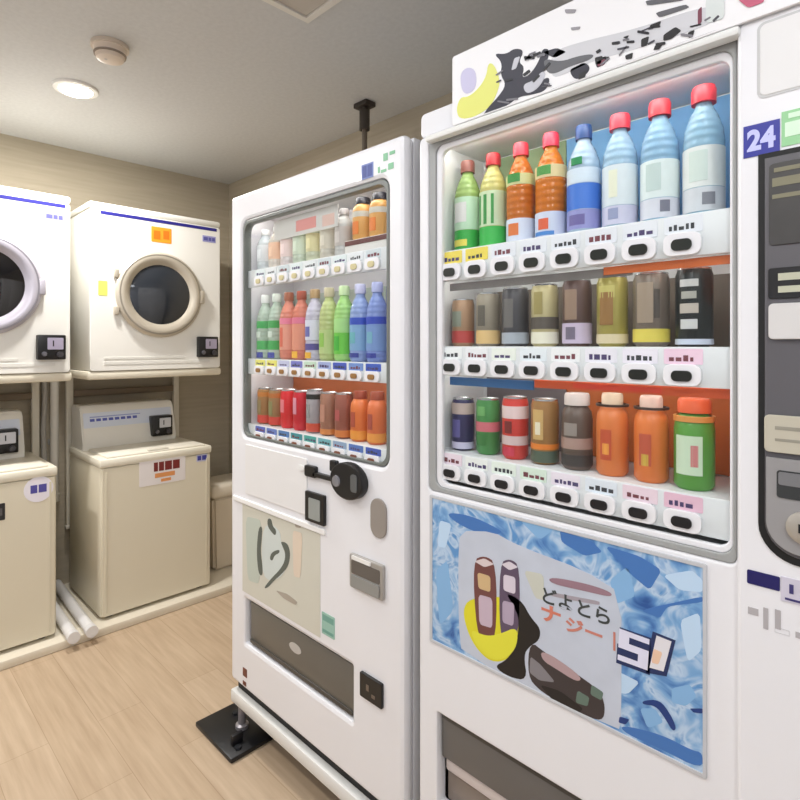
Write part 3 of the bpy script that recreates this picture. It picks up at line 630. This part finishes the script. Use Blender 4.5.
# rows of the smaller machine
rowA2 = []  # short bottles: pale wash of the glass reflection put into their colours
for i, (d, body, cap, lab) in enumerate([
    ('pale clear bottle with white cap', (226, 232, 236), (232, 230, 230), (224, 226, 230)), ('pale bottle with peach label', (236, 226, 216), (230, 226, 226), (236, 190, 160)),
    ('milky bottle with pink label', (236, 224, 224), (228, 224, 224), (232, 206, 204)), ('pale green tinted short bottle', (214, 224, 206), (232, 230, 226), (206, 216, 196)),
    ('pale yellow green short bottle', (222, 224, 196), (226, 226, 220), (216, 206, 160)), ('cream short bottle with grey cap', (222, 214, 200), (150, 150, 150), (206, 196, 180)),
    ('grey white short bottle', (214, 212, 210), (196, 190, 190), (190, 180, 176))]):
    rowA2.append((d, (lambda body, cap, lab: lambda t: bottle(t, .138, .027, body, cap, [('label', .03, .085, lab)], .25, [(.04, .07, .7, tuple(min(255, c + 20) for c in lab))], .014))(body, cap, lab)))
for d in ('amber bottle with black cap on raised step', 'amber bottle with black cap by window corner'):
    rowA2.append((d, lambda t: canbottle(t, .118, .029, (222, 166, 96), (44, 42, 52), [('neck_label', .062, .078, (206, 200, 190))], [(.015, .05, .8, (232, 130, 60))], .021)))
def pet2(body, cap, lab, pr): return lambda t: bottle(t, .212, .029, body, cap, lab, .12, pr, .0155)
rowB2 = [
    ('green banded bottle with white cap', pet2((190, 206, 190), (226, 228, 226), [('label', .03, .06, (70, 176, 90)), ('label_top', .1, .125, (62, 172, 86))], [(.07, .09, .8, (214, 226, 214)), (.004, .022, 1.4, (60, 70, 160))])),
    ('green banded bottle with pale cap', pet2((184, 202, 186), (206, 214, 206), [('label', .03, .06, (60, 168, 80)), ('label_top', .1, .125, (56, 160, 76))], [(.07, .09, .8, (214, 226, 214)), (.004, .022, 1.4, (60, 70, 160))])),
    ('salmon pink drink bottle with brown cap', pet2((226, 140, 120), (150, 84, 60), [('label', .03, .11, (232, 160, 140)), ('label_top', .11, .13, (232, 130, 160))], [(.04, .1, .5, (226, 110, 90))])),
    ('salmon drink bottle with red brown cap', pet2((222, 130, 110), (160, 70, 50), [('label', .03, .11, (230, 150, 126)), ('label_top', .11, .13, (226, 120, 150))], [(.006, .026, 1.0, (240, 180, 60))])),
    ('white and indigo bottle with tan cap', pet2((206, 200, 220), (170, 140, 100), [('label', .06, .12, (220, 220, 236)), ('label_foot', .03, .05, (90, 80, 150))], [(.07, .1, .7, (110, 110, 180)), (.006, .024, 1.0, (236, 176, 60))])),
    ('pale lime drink bottle', pet2((196, 206, 140), (190, 180, 150), [('label', .02, .09, (190, 206, 140))], [(.04, .08, .7, (150, 196, 90))])),
    ('bright green drink bottle', pet2((170, 220, 130), (196, 220, 170), [('label', .02, .08, (110, 200, 70)), ('label_top', .08, .12, (170, 220, 140))], [(.03, .07, .7, (70, 180, 60))])),
    ('blue labelled sports drink bottle', pet2((150, 170, 220), (190, 190, 220), [('label', .1, .12, (50, 80, 190)), ('label_foot', .03, .1, (130, 170, 210))], [(.05, .08, .7, (110, 180, 190)), (.012, .024, 1.4, (60, 70, 150))])),
    ('blue sports drink bottle beside the frame', pet2((130, 150, 214), (170, 176, 220), [('label', .1, .12, (44, 70, 186)), ('label_foot', .03, .1, (120, 150, 206))], [(.05, .08, .7, (120, 176, 200)), (.012, .024, 1.4, (50, 60, 150))])),
]
rowC2 = [
    ('brown can with red foot', lambda t: can(t, .118, .0265, (166, 120, 74), [('label_foot', .004, .03, (214, 70, 60)), ('label', .09, .106, (196, 120, 50))], [(.035, .08, .8, (150, 130, 90))])),
    ('olive brown can with red foot', lambda t: can(t, .118, .0265, (160, 124, 84), [('label_foot', .004, .03, (210, 66, 56)), ('label', .09, .106, (190, 110, 50))], [(.035, .08, .8, (140, 136, 90))])),
    ('bright red cola can', lambda t: can(t, .12, .0265, (222, 40, 50), [], [(.05, .09, .7, (236, 130, 140))])),
    ('crimson can with pale print', lambda t: can(t, .12, .0265, (206, 34, 52), [], [(.05, .1, .6, (226, 150, 170))])),
    ('silver grey can with black top', lambda t: can(t, .128, .0265, (170, 164, 170), [('label', .1, .116, (30, 30, 32)), ('label_foot', .004, .03, (206, 80, 60))], [(.045, .085, .6, (150, 150, 150))])),
    ('brown coffee can with pinkish label', lambda t: can(t, .124, .0265, (166, 116, 96), [('label_foot', .004, .02, (210, 130, 70))], [(.04, .09, .8, (196, 140, 120))])),
    ('reddish brown coffee can', lambda t: can(t, .126, .0268, (156, 92, 78), [('label_foot', .004, .024, (206, 120, 60))], [(.05, .08, .7, (186, 90, 90))])),
    ('orange bottle can with rust cap', lambda t: canbottle(t, .136, .027, (222, 118, 60), (150, 64, 40), [('label_foot', .006, .03, (232, 150, 60))], [(.04, .08, .6, (180, 80, 60))])),
    ('orange bottle can next to the frame', lambda t: canbottle(t, .138, .027, (220, 112, 62), (156, 70, 44), [('label_foot', .006, .03, (230, 150, 66))], [(.04, .08, .6, (170, 76, 60))])),
]
for rows, z, nm, grp in ((rowA2, 1.5765, 'top', 'short bottles on the top shelf of the smaller machine'), (rowB2, 1.2845, 'middle', 'drink bottles on the middle shelf of the smaller machine'), (rowC2, 1.0685, 'bottom', 'cans on the bottom shelf of the smaller machine')):
    for i, (d, fn) in enumerate(rows):
        kind = 'drink_can' if ' can' in d and 'bottle' not in d else 'drink_bottle'
        zz = 1.6155 if (nm == 'top' and i >= 7) else z
        put(kind, d, -1.622 + .0685 * i, .062 if zz == z else .072, zz, nm, i, 'smaller', 'can' if kind == 'drink_can' else 'bottle', grp, fn)
# front fittings
s_ = PL('blue_sticker', M((110, 130, 190), .4), A, rrect(-1.066, -1.022, 1.752, 1.79), 'M', -.0011, .0012)
PL('sticker_print', M((70, 84, 150), .5), s_, [rrect(-1.062, -1.046, 1.756, 1.786), rrect(-1.043, -1.026, 1.756, 1.786)], 'M', -.0016, .0006)
PL('green_sticker', M((130, 190, 150), .4), A, [rrect(-1.005, -.998, 1.757, 1.772), rrect(-.994, -.975, 1.755, 1.762), rrect(-.985, -.97, 1.782, 1.80), rrect(-.968, -.95, 1.757, 1.772), rrect(-.963, -.945, 1.792, 1.80)], 'M', -.0011, .0012)
PL('relief_panel', M((232, 231, 230), .4), A, rrect(-1.642, -1.30, .842, 1.004, .006), 'M', -.003, .004, .0015)
PL('center_rail', M((240, 239, 236), .4), A, rrect(-1.72, -1.215, .806, .822, .004), 'M', -.006, .007, .002)
# coin ring with its side tab
CR = PL('coin_unit', BLACK, A, [ell(-1.105, .977, .066, .048, 32)], 'M', -.022, .023, .004)
PL('coin_face', M((92, 94, 94), .3), CR, rrect(-1.083, -1.058, .955, 1.0, .008), 'M', -.0245, .003, .001)
MB().lathe([(0, .021), (.016, .021), (.014, .026), (0, .027)], (-1.142, 0, .972), '-y').build('coin_knob', M((150, 150, 156), .25, .5), CR)
PL('coin_unit_tab', BLACK, A, [rrect(-1.30, -1.25, .958, .99, .006), rrect(-1.262, -1.16, .962, .975, .004), rrect(-1.185, -1.158, .99, 1.02, .005)], 'M', -.012, .0125, .002)
PL('tab_badge', M((232, 232, 230), .4), A, ell(-1.325, .976, .018, .008), 'M', -.007, .0035)
q = PL('keypad', BLACK, A, rrect(-1.300, -1.212, .832, .916, .004), 'M', -.010, .0105, .002)
PL('keypad_screen', M((150, 154, 150), .3), q, rrect(-1.280, -1.228, .842, .900, .003), 'M', -.0115, .002)
PL('coin_slot_plate', M((150, 142, 134), .4), A, rrect(-1.028, -.972, .852, .95, .027), 'M', -.006, .0065, .002)
q = PL('coin_return', M((170, 166, 160), .35, .3), A, rrect(-1.104, -.978, .703, .79, .006), 'M', -.010, .0105, .003)
PL('coin_return_pocket', M((96, 90, 84), .4), q, rrect(-1.094, -.988, .742, .776, .004), 'M', -.0115, .002)
PL('coin_return_flap', M((140, 140, 136), .35), q, rrect(-1.094, -.988, .708, .739, .004), 'M', -.014, .004, .001)
PL('coin_return_lip', M((236, 234, 230), .4), q, rrect(-1.092, -1.02, .778, .788, .003), 'M', -.013, .003)
# advertisement card
AD = PL('poster', M((208, 206, 192), .5, var=.03), A, rrect(-1.662, -1.24, .515, .803), 'M', -.0012, .0011)
def ap(rgb, pts, lay=0): return pp(rgb, pts, lay, AD, 'poster_print')
ap((190, 198, 186), [(246, 516), (262, 520), (260, 584), (248, 580)])
ap((206, 214, 210), [(263, 522), (280, 528), (282, 545), (288, 560), (284, 576), (270, 582), (262, 572)])
ap((92, 98, 90), [[(259, 527), (263, 526), (262, 540), (261, 552), (263, 566), (263, 576), (259, 574), (257, 552)], [(268, 518), (272, 519), (273, 526), (277, 530), (276, 536), (272, 532), (268, 526)], [(281, 541), (288, 543), (291, 553), (289, 566), (282, 574), (275, 580), (268, 588), (264, 588), (272, 578), (280, 570), (285, 562), (286, 553), (283, 546)], [(272, 552), (280, 549), (280, 553), (275, 555), (273, 561), (270, 559)]], 1)
ap((170, 160, 146), [[(276, 590), (288, 594), (298, 602), (296, 605), (284, 598)], [(295, 522), (302, 524), (301, 528), (296, 527)]], 1)
ap((222, 206, 186), [(293, 530), (303, 533), (301, 578), (294, 576)], 1)
s_ = PL('green_tag', M((150, 190, 176), .4), A, rrect(-1.232, -1.176, .532, .592, .003), 'M', -.0012, .0013)
PL('tag_print', M((110, 160, 146), .5), s_, [rrect(-1.228, -1.18, .57, .586), rrect(-1.228, -1.18, .538, .546)], 'M', -.0016, .0006)
# dispensing opening
m = MB(); m.box(-1.652, -1.10, .112, .118, .34, .497); m.box(-1.655, -1.650, .035, .118, .34, .497); m.box(-1.103, -1.098, .035, .118, .34, .497); m.box(-1.652, -1.10, .035, .118, .493, .498); m.box(-1.652, -1.10, .035, .118, .338, .343)
m.build('dispensing_recess', BLACK, A)
FL = BX('dispensing_flap', M((104, 100, 92), .35), A, -1.630, -1.108, .010, .02, .352, .486, bev=.003)
PL('flap_mark', M((190, 186, 180), .4), FL, ell(-1.375, .43, .03, .014), 'M', .0088, .0015)
BX('flap_grip', M((70, 67, 62), .4), FL, -1.626, -1.112, .006, .012, .353, .366, bev=.002)
q = PL('coin_outlet', BLACK, A, rrect(-1.066, -.984, .435, .497, .004), 'M', -.008, .0085, .002)
PL('outlet_mark', M((110, 96, 84), .4), q, [rrect(-1.04, -1.03, .46, .475), rrect(-1.02, -1.008, .45, .458)], 'M', -.009, .0015)
PL('warning_sticker', M((110, 60, 44), .5), A, [rrect(-1.66, -1.635, .235, .262), rrect(-1.66, -1.64, .205, .218)], 'M', -.0012, .0013)
# plinth with white bumper bar and dark gap above it
BX('plinth', M((34, 28, 24), .6), A, ax0 + .02, ax1 - .01, .05, .7, .09, .1295)
PL('plinth_gap', MATTE, A, rrect(ax0 + .015, ax1 - .01, .150, .206), 'M', .02, .012)
BX('bumper_bar', M((226, 226, 222), .4), A, ax0 + .004, ax1 - .004, -.004, .03, .116, .158, bev=.006)
for fx, fy in ((ax0 + .022, .03), (ax1 - .07, .07), (ax0 + .06, .64), (ax1 - .07, .64)):
    if 1:
        MB().lathe([(0, .0185), (.022, .0185), (.022, .03), (.013, .034), (.013, .09), (0, .09)], (fx, fy, 0), seg=16).build('leveling_foot', M((150, 146, 150), .4, .4), A)
t = thing('anchor_plate', 'square black anchor plate on the floor under the smaller machine corner', 'floor plate', (-1.73, .02, 0))
MB().box(-1.862, -1.612, -.07, .13, .0008, .017, .004).build('plate', M((20, 21, 24), .4), t)
MB().lathe([(0, .017), (.012, .017), (.012, .024), (0, .024)], (-1.80, .05, 0), seg=6).build('bolt', M((60, 62, 66), .35, .6), t)
MB().lathe([(0, .017), (.012, .017), (.012, .024), (0, .024)], (-1.64, -.03, 0), seg=6).build('bolt', M((60, 62, 66), .35, .6), t)
MB().box(-1.672, -1.658, -.04, .0, .017, .05, .003).build('bracket', M((28, 28, 32), .4), t)
# pads under the other feet so the machine stands level
for fx, fy, lb in ((ax1 - .07, .07, 'round dark foot pad under the smaller machine front right corner'), (ax0 + .06, .64, 'round dark foot pad under the smaller machine rear left corner'), (ax1 - .07, .64, 'round dark foot pad under the smaller machine rear right corner')):
    o = MB().lathe([(0, .0005), (.045, .0005), (.042, .018), (0, .018)], (fx, fy, 0)).build('foot_pad', DGREY, None, (fx, fy, 0)); tag(o, lb, 'foot pad', 'foot pads')

# ------------------------------------------------------------------ laundry: dryers on wall racks above washers
LX = -2.85
def coin_box(t, y, z, s=1.0, face=(176, 168, 190), x=LX, d=.05, out=.03):
    c = MB().box(x - d, x + out, y - .055 * s, y + .055 * s, z - .055 * s, z + .055 * s, .005).build('coin_box', BLACK, t)
    PL('coin_plate', M(face, .35, .3), c, rrect(y - .018 * s, y + .044 * s, z - .01 * s, z + .042 * s, .004), 'W', x + out + .002, .003, .0006)
    MB().lathe([(0, 0), (.011 * s, 0), (.009 * s, .008), (0, .009)], (x + out, y - .03 * s, z - .03 * s), 'x', 16).build('lock', M((120, 118, 124), .3, .6), c)
    PL('coin_slot', BLACK, c, rrect(y + .002 * s, y + .007 * s, z + .004, z + .03 * s), 'W', x + out + .0026, .001)
    MB().lathe([(0, 0), (.013 * s, 0), (.013 * s, .01), (0, .011)], (x + out, y + .03 * s, z - .032 * s), 'x', 16).build('knob', M((60, 58, 62), .3), c)
def dryer(y0, label, ring, glassc, stickers):
    y1 = y0 + .651; z0, z1 = 1.206, 2.008; yc = y0 + .323; zc = 1.585
    t = thing('dryer', label, 'clothes dryer', (LX - .24, (y0 + y1) / 2, z0), 'stacked coin dryers')
    MB().box(LX - .49, LX - .012, y0, y1, z0, z1 - .03, .012).build('body', DRYW, t)
    MB().box(LX - .49, LX, y0 - .003, y1 + .003, z1 - .032, z1, .01).build('top_panel', DRYW, t)
    PL('front_panel', DRYW, t, rrect(y0, y1, z0, z1 - .034, .014), 'W', LX, .013, .003)
    PL('stripe', M((44, 42, 130), .4), t, rrect(y0 + .045, y1 - .02, z1 - .056, z1 - .040), 'W', LX + .0012, .0014)
    PL('lower_panel', M((232, 230, 222), .4), t, [rrect(y0 + .06, y1 - .06, 1.236, 1.25, .003), rrect(y0 + .06, y1 - .2, 1.262, 1.272, .003)], 'W', LX + .002, .002)
    d = MB().lathe([(.150, .0), (.214, .0), (.216, .012), (.205, .026), (.190, .031), (.176, .029), (.160, .020), (.150, .012)], (LX + .0008, yc, zc), 'x', 48).build('door', M(ring, .3, .25), t)
    MB().lathe([(.196, .0295), (.203, .0285), (.203, .0265), (.196, .0265)], (LX + .0008, yc, zc), 'x', 48).build('trim_ring', M(tuple(int(c * .8) for c in ring), .3, .4), d)
    MB().lathe([(0, .034), (.05, .032), (.1, .026), (.14, .016), (.152, .012), (.152, .006), (0, .006)], (LX + .0008, yc, zc), 'x', 48).build('door_glass', glassc, d)
    MB().box(LX + .001, LX + .03, yc + .198, yc + .226, zc - .035, zc + .035, .006).build('door_handle', M(ring, .35, .2), d)
    for dz in (-.09, .09): MB().box(LX + .001, LX + .02, yc - .222, yc - .2, zc + dz - .02, zc + dz + .02, .004).build('hinge', M(ring, .35, .3), d)
    coin_box(t, y0 + .572, 1.32, 1.0)
    s_ = PL('maker_sticker', M((160, 160, 206), .4), t, rrect(y0 + .55, y0 + .625, 1.888, 1.922), 'W', LX + .0012, .0014)
    PL('sticker_print', M((90, 90, 160), .4), s_, [rrect(y0 + .556, y0 + .58, 1.896, 1.914), rrect(y0 + .584, y0 + .60, 1.896, 1.914), rrect(y0 + .604, y0 + .62, 1.896, 1.914)], 'W', LX + .0017, .0006)
    for nm, rgb, a, b, c, e in stickers:
        s_ = PL(nm, M(rgb, .4), t, rrect(y0 + a, y0 + b, c, e, .004), 'W', LX + .0012, .0014)
        if b - a > .06: PL('sticker_print', M((226, 120, 30), .4), s_, [rrect(y0 + a + .012, y0 + a + .045, c + .015, e - .02), rrect(y0 + a + .06, y0 + b - .012, c + .02, e - .015)], 'W', LX + .0017, .0006)
    return t
def rack(y0, label):
    y1 = y0 + .651
    t = thing('dryer_rack', label, 'rack', (-3.35, (y0 + y1) / 2, 1.17), 'wall racks under the dryers')
    MB().box(-3.34, LX - .002, y0 - .01, y1 + .01, 1.165, 1.2055, .012).build('tray', M((226, 218, 198), .45), t)
    for y in (y0 + .045, y1 - .03):
        MB().box(-3.372, -3.342, y - .017, y + .017, .36, 2.02, .005).build('post', M((226, 220, 204), .45), t)
        MB().box(-3.375, -3.338, y - .021, y + .021, .345, .365, .004).build('post_cap', M((206, 200, 186), .5), t)
        MB().box(-3.398, -3.3725, y - .03, y + .03, 1.5, 1.58, .004).build('wall_bracket', M((170, 164, 150), .5), t)
    MB().box(-3.368, -3.346, y0 + .045, y1 - .03, 1.05, 1.085, .003).build('cross_bar', M((120, 104, 84), .5), t)
    return t
DG = M((44, 48, 54), .08, coat=.5); DB = M((14, 13, 15), .08, coat=.5)
rack(-.118, 'cream wall rack holding the dryer with the orange sticker')
rack(-.851, 'cream wall rack holding the dryer cut by the photo edge')
rd = dryer(-.118, 'white coin dryer with an orange sticker above its round glass door', (196, 187, 170), DG, [('orange_sticker', (244, 160, 46), .28, .382, 1.852, 1.93), ('yellow_sticker', (222, 224, 110), .035, .075, 1.565, 1.635)])
dryer(-.851, 'white coin dryer at the left photo edge with a black round door', (186, 182, 192), DB, [('yellow_sticker', (240, 206, 110), .30, .37, 1.86, 1.92)])

WX = -2.80
def washer(y0, label, stickers, hose):
    y1 = y0 + .545; zt = .80; zb = .052
    t = thing('washing_machine', label, 'washing machine', (WX - .25, (y0 + y1) / 2, .038), 'coin washing machines')
    MB().box(WX - .5, WX - .006, y0, y1, zb, zt - .045, .012).build('body', CREAM, t)
    PL('front_panel', CREAM, t, rrect(y0 + .008, y1 - .008, zb + .004, zt - .05, .01), 'W', WX, .008, .002)
    for ry in (y0 + .022, y1 - .03): PL('front_rib', M((214, 206, 184), .45), t, rrect(ry, ry + .008, zb + .02, zt - .07), 'W', WX + .003, .0035, .001)
    MB().box(WX - .5, WX + .004, y0 - .004, y1 + .004, zt - .048, zt - .006, .012).build('top_rim', M((232, 226, 208), .4), t)
    ld = MB().box(WX - .29, WX - .01, y0 + .03, y1 - .03, zt - .008, zt + .004, .006).build('lid', M((234, 228, 212), .35), t)
    MB().box(WX - .035, WX - .012, (y0 + y1) / 2 - .05, (y0 + y1) / 2 + .05, zt + .002, zt + .010, .003).build('lid_grip', M((214, 208, 192), .4), ld)
    # console along the back, leaning face
    b = bmesh.new(); pr = [(WX - .5, zt - .02), (WX - .30, zt - .02), (WX - .30, zt + .03), (WX - .345, zt + .19), (WX - .37, zt + .215), (WX - .5, zt + .215)]
    va = [b.verts.new((x, y0 + .01, z)) for x, z in pr]; vb = [b.verts.new((x, y1 - .06, z)) for x, z in pr]
    b.faces.new(va[::-1]); b.faces.new(vb)
    for i in range(len(pr)): j = (i + 1) % len(pr); b.faces.new((va[i], va[j], vb[j], vb[i]))
    bmesh.ops.recalc_face_normals(b, faces=b.faces[:]); bmesh.ops.bevel(b, geom=b.edges[:], offset=.006, segments=2, affect='EDGES')
    m = MB(); m.add(b); con = m.build('console', M((224, 220, 210), .4), t)
    tilt = Matrix.Translation((WX - .3455, 0, zt + .188)) @ Matrix.Rotation(-math.atan2(.045, .16), 4, 'Y') @ Matrix.Translation((-(WX - .3455), 0, -(zt + .188)))
    def on(name, rgb, shapes, lift, parent):
        me = plate(shapes, 'W', WX - .3455 + lift, .002); me.transform(tilt); return MB().mesh(me).build(name, M(rgb, .4), parent)
    pn = on('control_panel', (206, 212, 224), [rrect(y0 + .02, y1 - .075, zt + .10, zt + .178, .004)], .0022, con)
    on('control_print', (84, 92, 170), [rrect(y0 + .05 + .03 * i, y0 + .05 + .03 * i + .022, zt + .132, zt + .146) for i in range(8)], .0032, con)
    on('control_print', (150, 160, 200), [rrect(y0 + .05, y0 + .30, zt + .152, zt + .158)], .0032, con)
    coin_box(t, y0 + .40, zt + .085, 1.0, (206, 206, 210), WX - .31, .02, .035)
    for fy in (y0 + .05, y1 - .05):
        for fx in (WX - .45, WX - .05):
            MB().lathe([(0, .0385), (.02, .0385), (.02, .054), (0, .054)], (fx, fy, 0), seg=14).build('foot', DGREY, t)
    for nm, back, parts in stickers:
        s_ = PL(nm, M(back[0], .4), t, [back[1]], 'W', WX + .0012, .0014)
        for rgb, shp in parts: PL('sticker_print', M(rgb, .4), s_, shp, 'W', WX + .0018, .0008)
    return t
y0 = -.088
washer(y0, 'cream washing machine with a red notice sticker on its front', [
    ('notice_sticker', ((232, 226, 224), rrect(.085, .315, .635, .775, .004)), [((120, 40, 36), [rrect(.155, .175, .70, .745), rrect(.18, .205, .70, .745), rrect(.21, .245, .70, .745), rrect(.25, .285, .70, .745)]), ((222, 150, 90), [rrect(.16, .26, .668, .69), rrect(.19, .24, .645, .66)])]),
    ('maker_sticker', ((196, 196, 220), rrect(.375, .435, .715, .752, .003)), [((60, 64, 150), [rrect(.38, .40, .722, .746), rrect(.405, .43, .722, .746)])])], True)
y0 = -.81
washer(y0, 'cream washing machine at left with a round blue and white sticker', [
    ('maker_sticker', ((236, 232, 240), ell(-.335, .705, .055, .055)), [((84, 80, 160), [rrect(-.365, -.34, .69, .725), rrect(-.335, -.305, .69, .725)])]),
    ('dark_sticker', ((40, 38, 40), rrect(-.50, -.455, .60, .67, .003)), [((90, 88, 90), [rrect(-.49, -.465, .62, .65)])])], False)
# pipes and hoses between the machines
t = thing('standpipe', 'white vertical pipe on the wall between the two washing machines', 'pipe', (-3.37, -.14, .5))
MB().lathe([(.02, .54), (.02, 1.16)], (-3.37, -.14, 0), seg=16).build('pipe', M((214, 208, 196), .4), t)
MB().lathe([(0, .50), (.025, .50), (.025, .54), (0, .54)], (-3.37, -.14, 0), seg=16).build('end_cap', M((206, 200, 184), .4), t)
MB().box(-3.3995, -3.388, -.165, -.115, .8, .83, .003).build('clip', GREY, t)
pts = [(-3.38, -.186 + .003 * math.sin(i * .9), 1.16 - i * .055) for i in range(20)]
o = MB().tube(pts, [.012 + .0012 * (i % 2) for i in range(20)]).build('supply_hose', M((176, 172, 164), .5), None, (-3.38, -.186, .1)); tag(o, 'grey ribbed hose hanging on the wall just left of the white vertical pipe', 'hose')
for y, lb in ((-.150, 'white drain pipe crossing the curb, nearer the right washing machine'), (-.222, 'white drain pipe crossing the curb, nearer the left washing machine')):
    t = thing('drain_pipe', lb, 'pipe', (-3.0, y, .038), 'white drain pipes on the curb')
    MB().tube([(-3.36, y + .02, .062), (-3.2, y + .012, .062), (-3.0, y + .004, .062), (-2.69, y - .006, .062)], .0225, 14).build('pipe', M((236, 234, 232), .35), t)
    MB().tube([(-2.72, y - .0055, .062), (-2.685, y - .0062, .062)], .0255, 14).build('coupling', M((228, 226, 224), .35), t)
# bin in the corner
t = thing('waste_bin', 'cream waste bin standing in the corner beside the right washing machine', 'bin', (-3.07, .66, .038))
b = bmesh.new(); q = []
for z, s in ((.0388, .85), (.46, 1.0)): q.append([b.verts.new((-3.07 + dx * .125 * s, .665 + dy * .125 * s, z)) for dx, dy in ((-1, -1), (1, -1), (1, 1), (-1, 1))])
b.faces.new(q[0][::-1]); b.faces.new(q[1])
for i in range(4): j = (i + 1) % 4; b.faces.new((q[0][i], q[0][j], q[1][j], q[1][i]))
bmesh.ops.bevel(b, geom=b.edges[:], offset=.015, segments=3, affect='EDGES')
m = MB(); m.add(b); m.build('bin_body', M((212, 200, 180), .45), t)
MB().box(-3.20, -2.94, .535, .795, .455, .53, .02, 3).build('lid', M((222, 212, 194), .45), t)
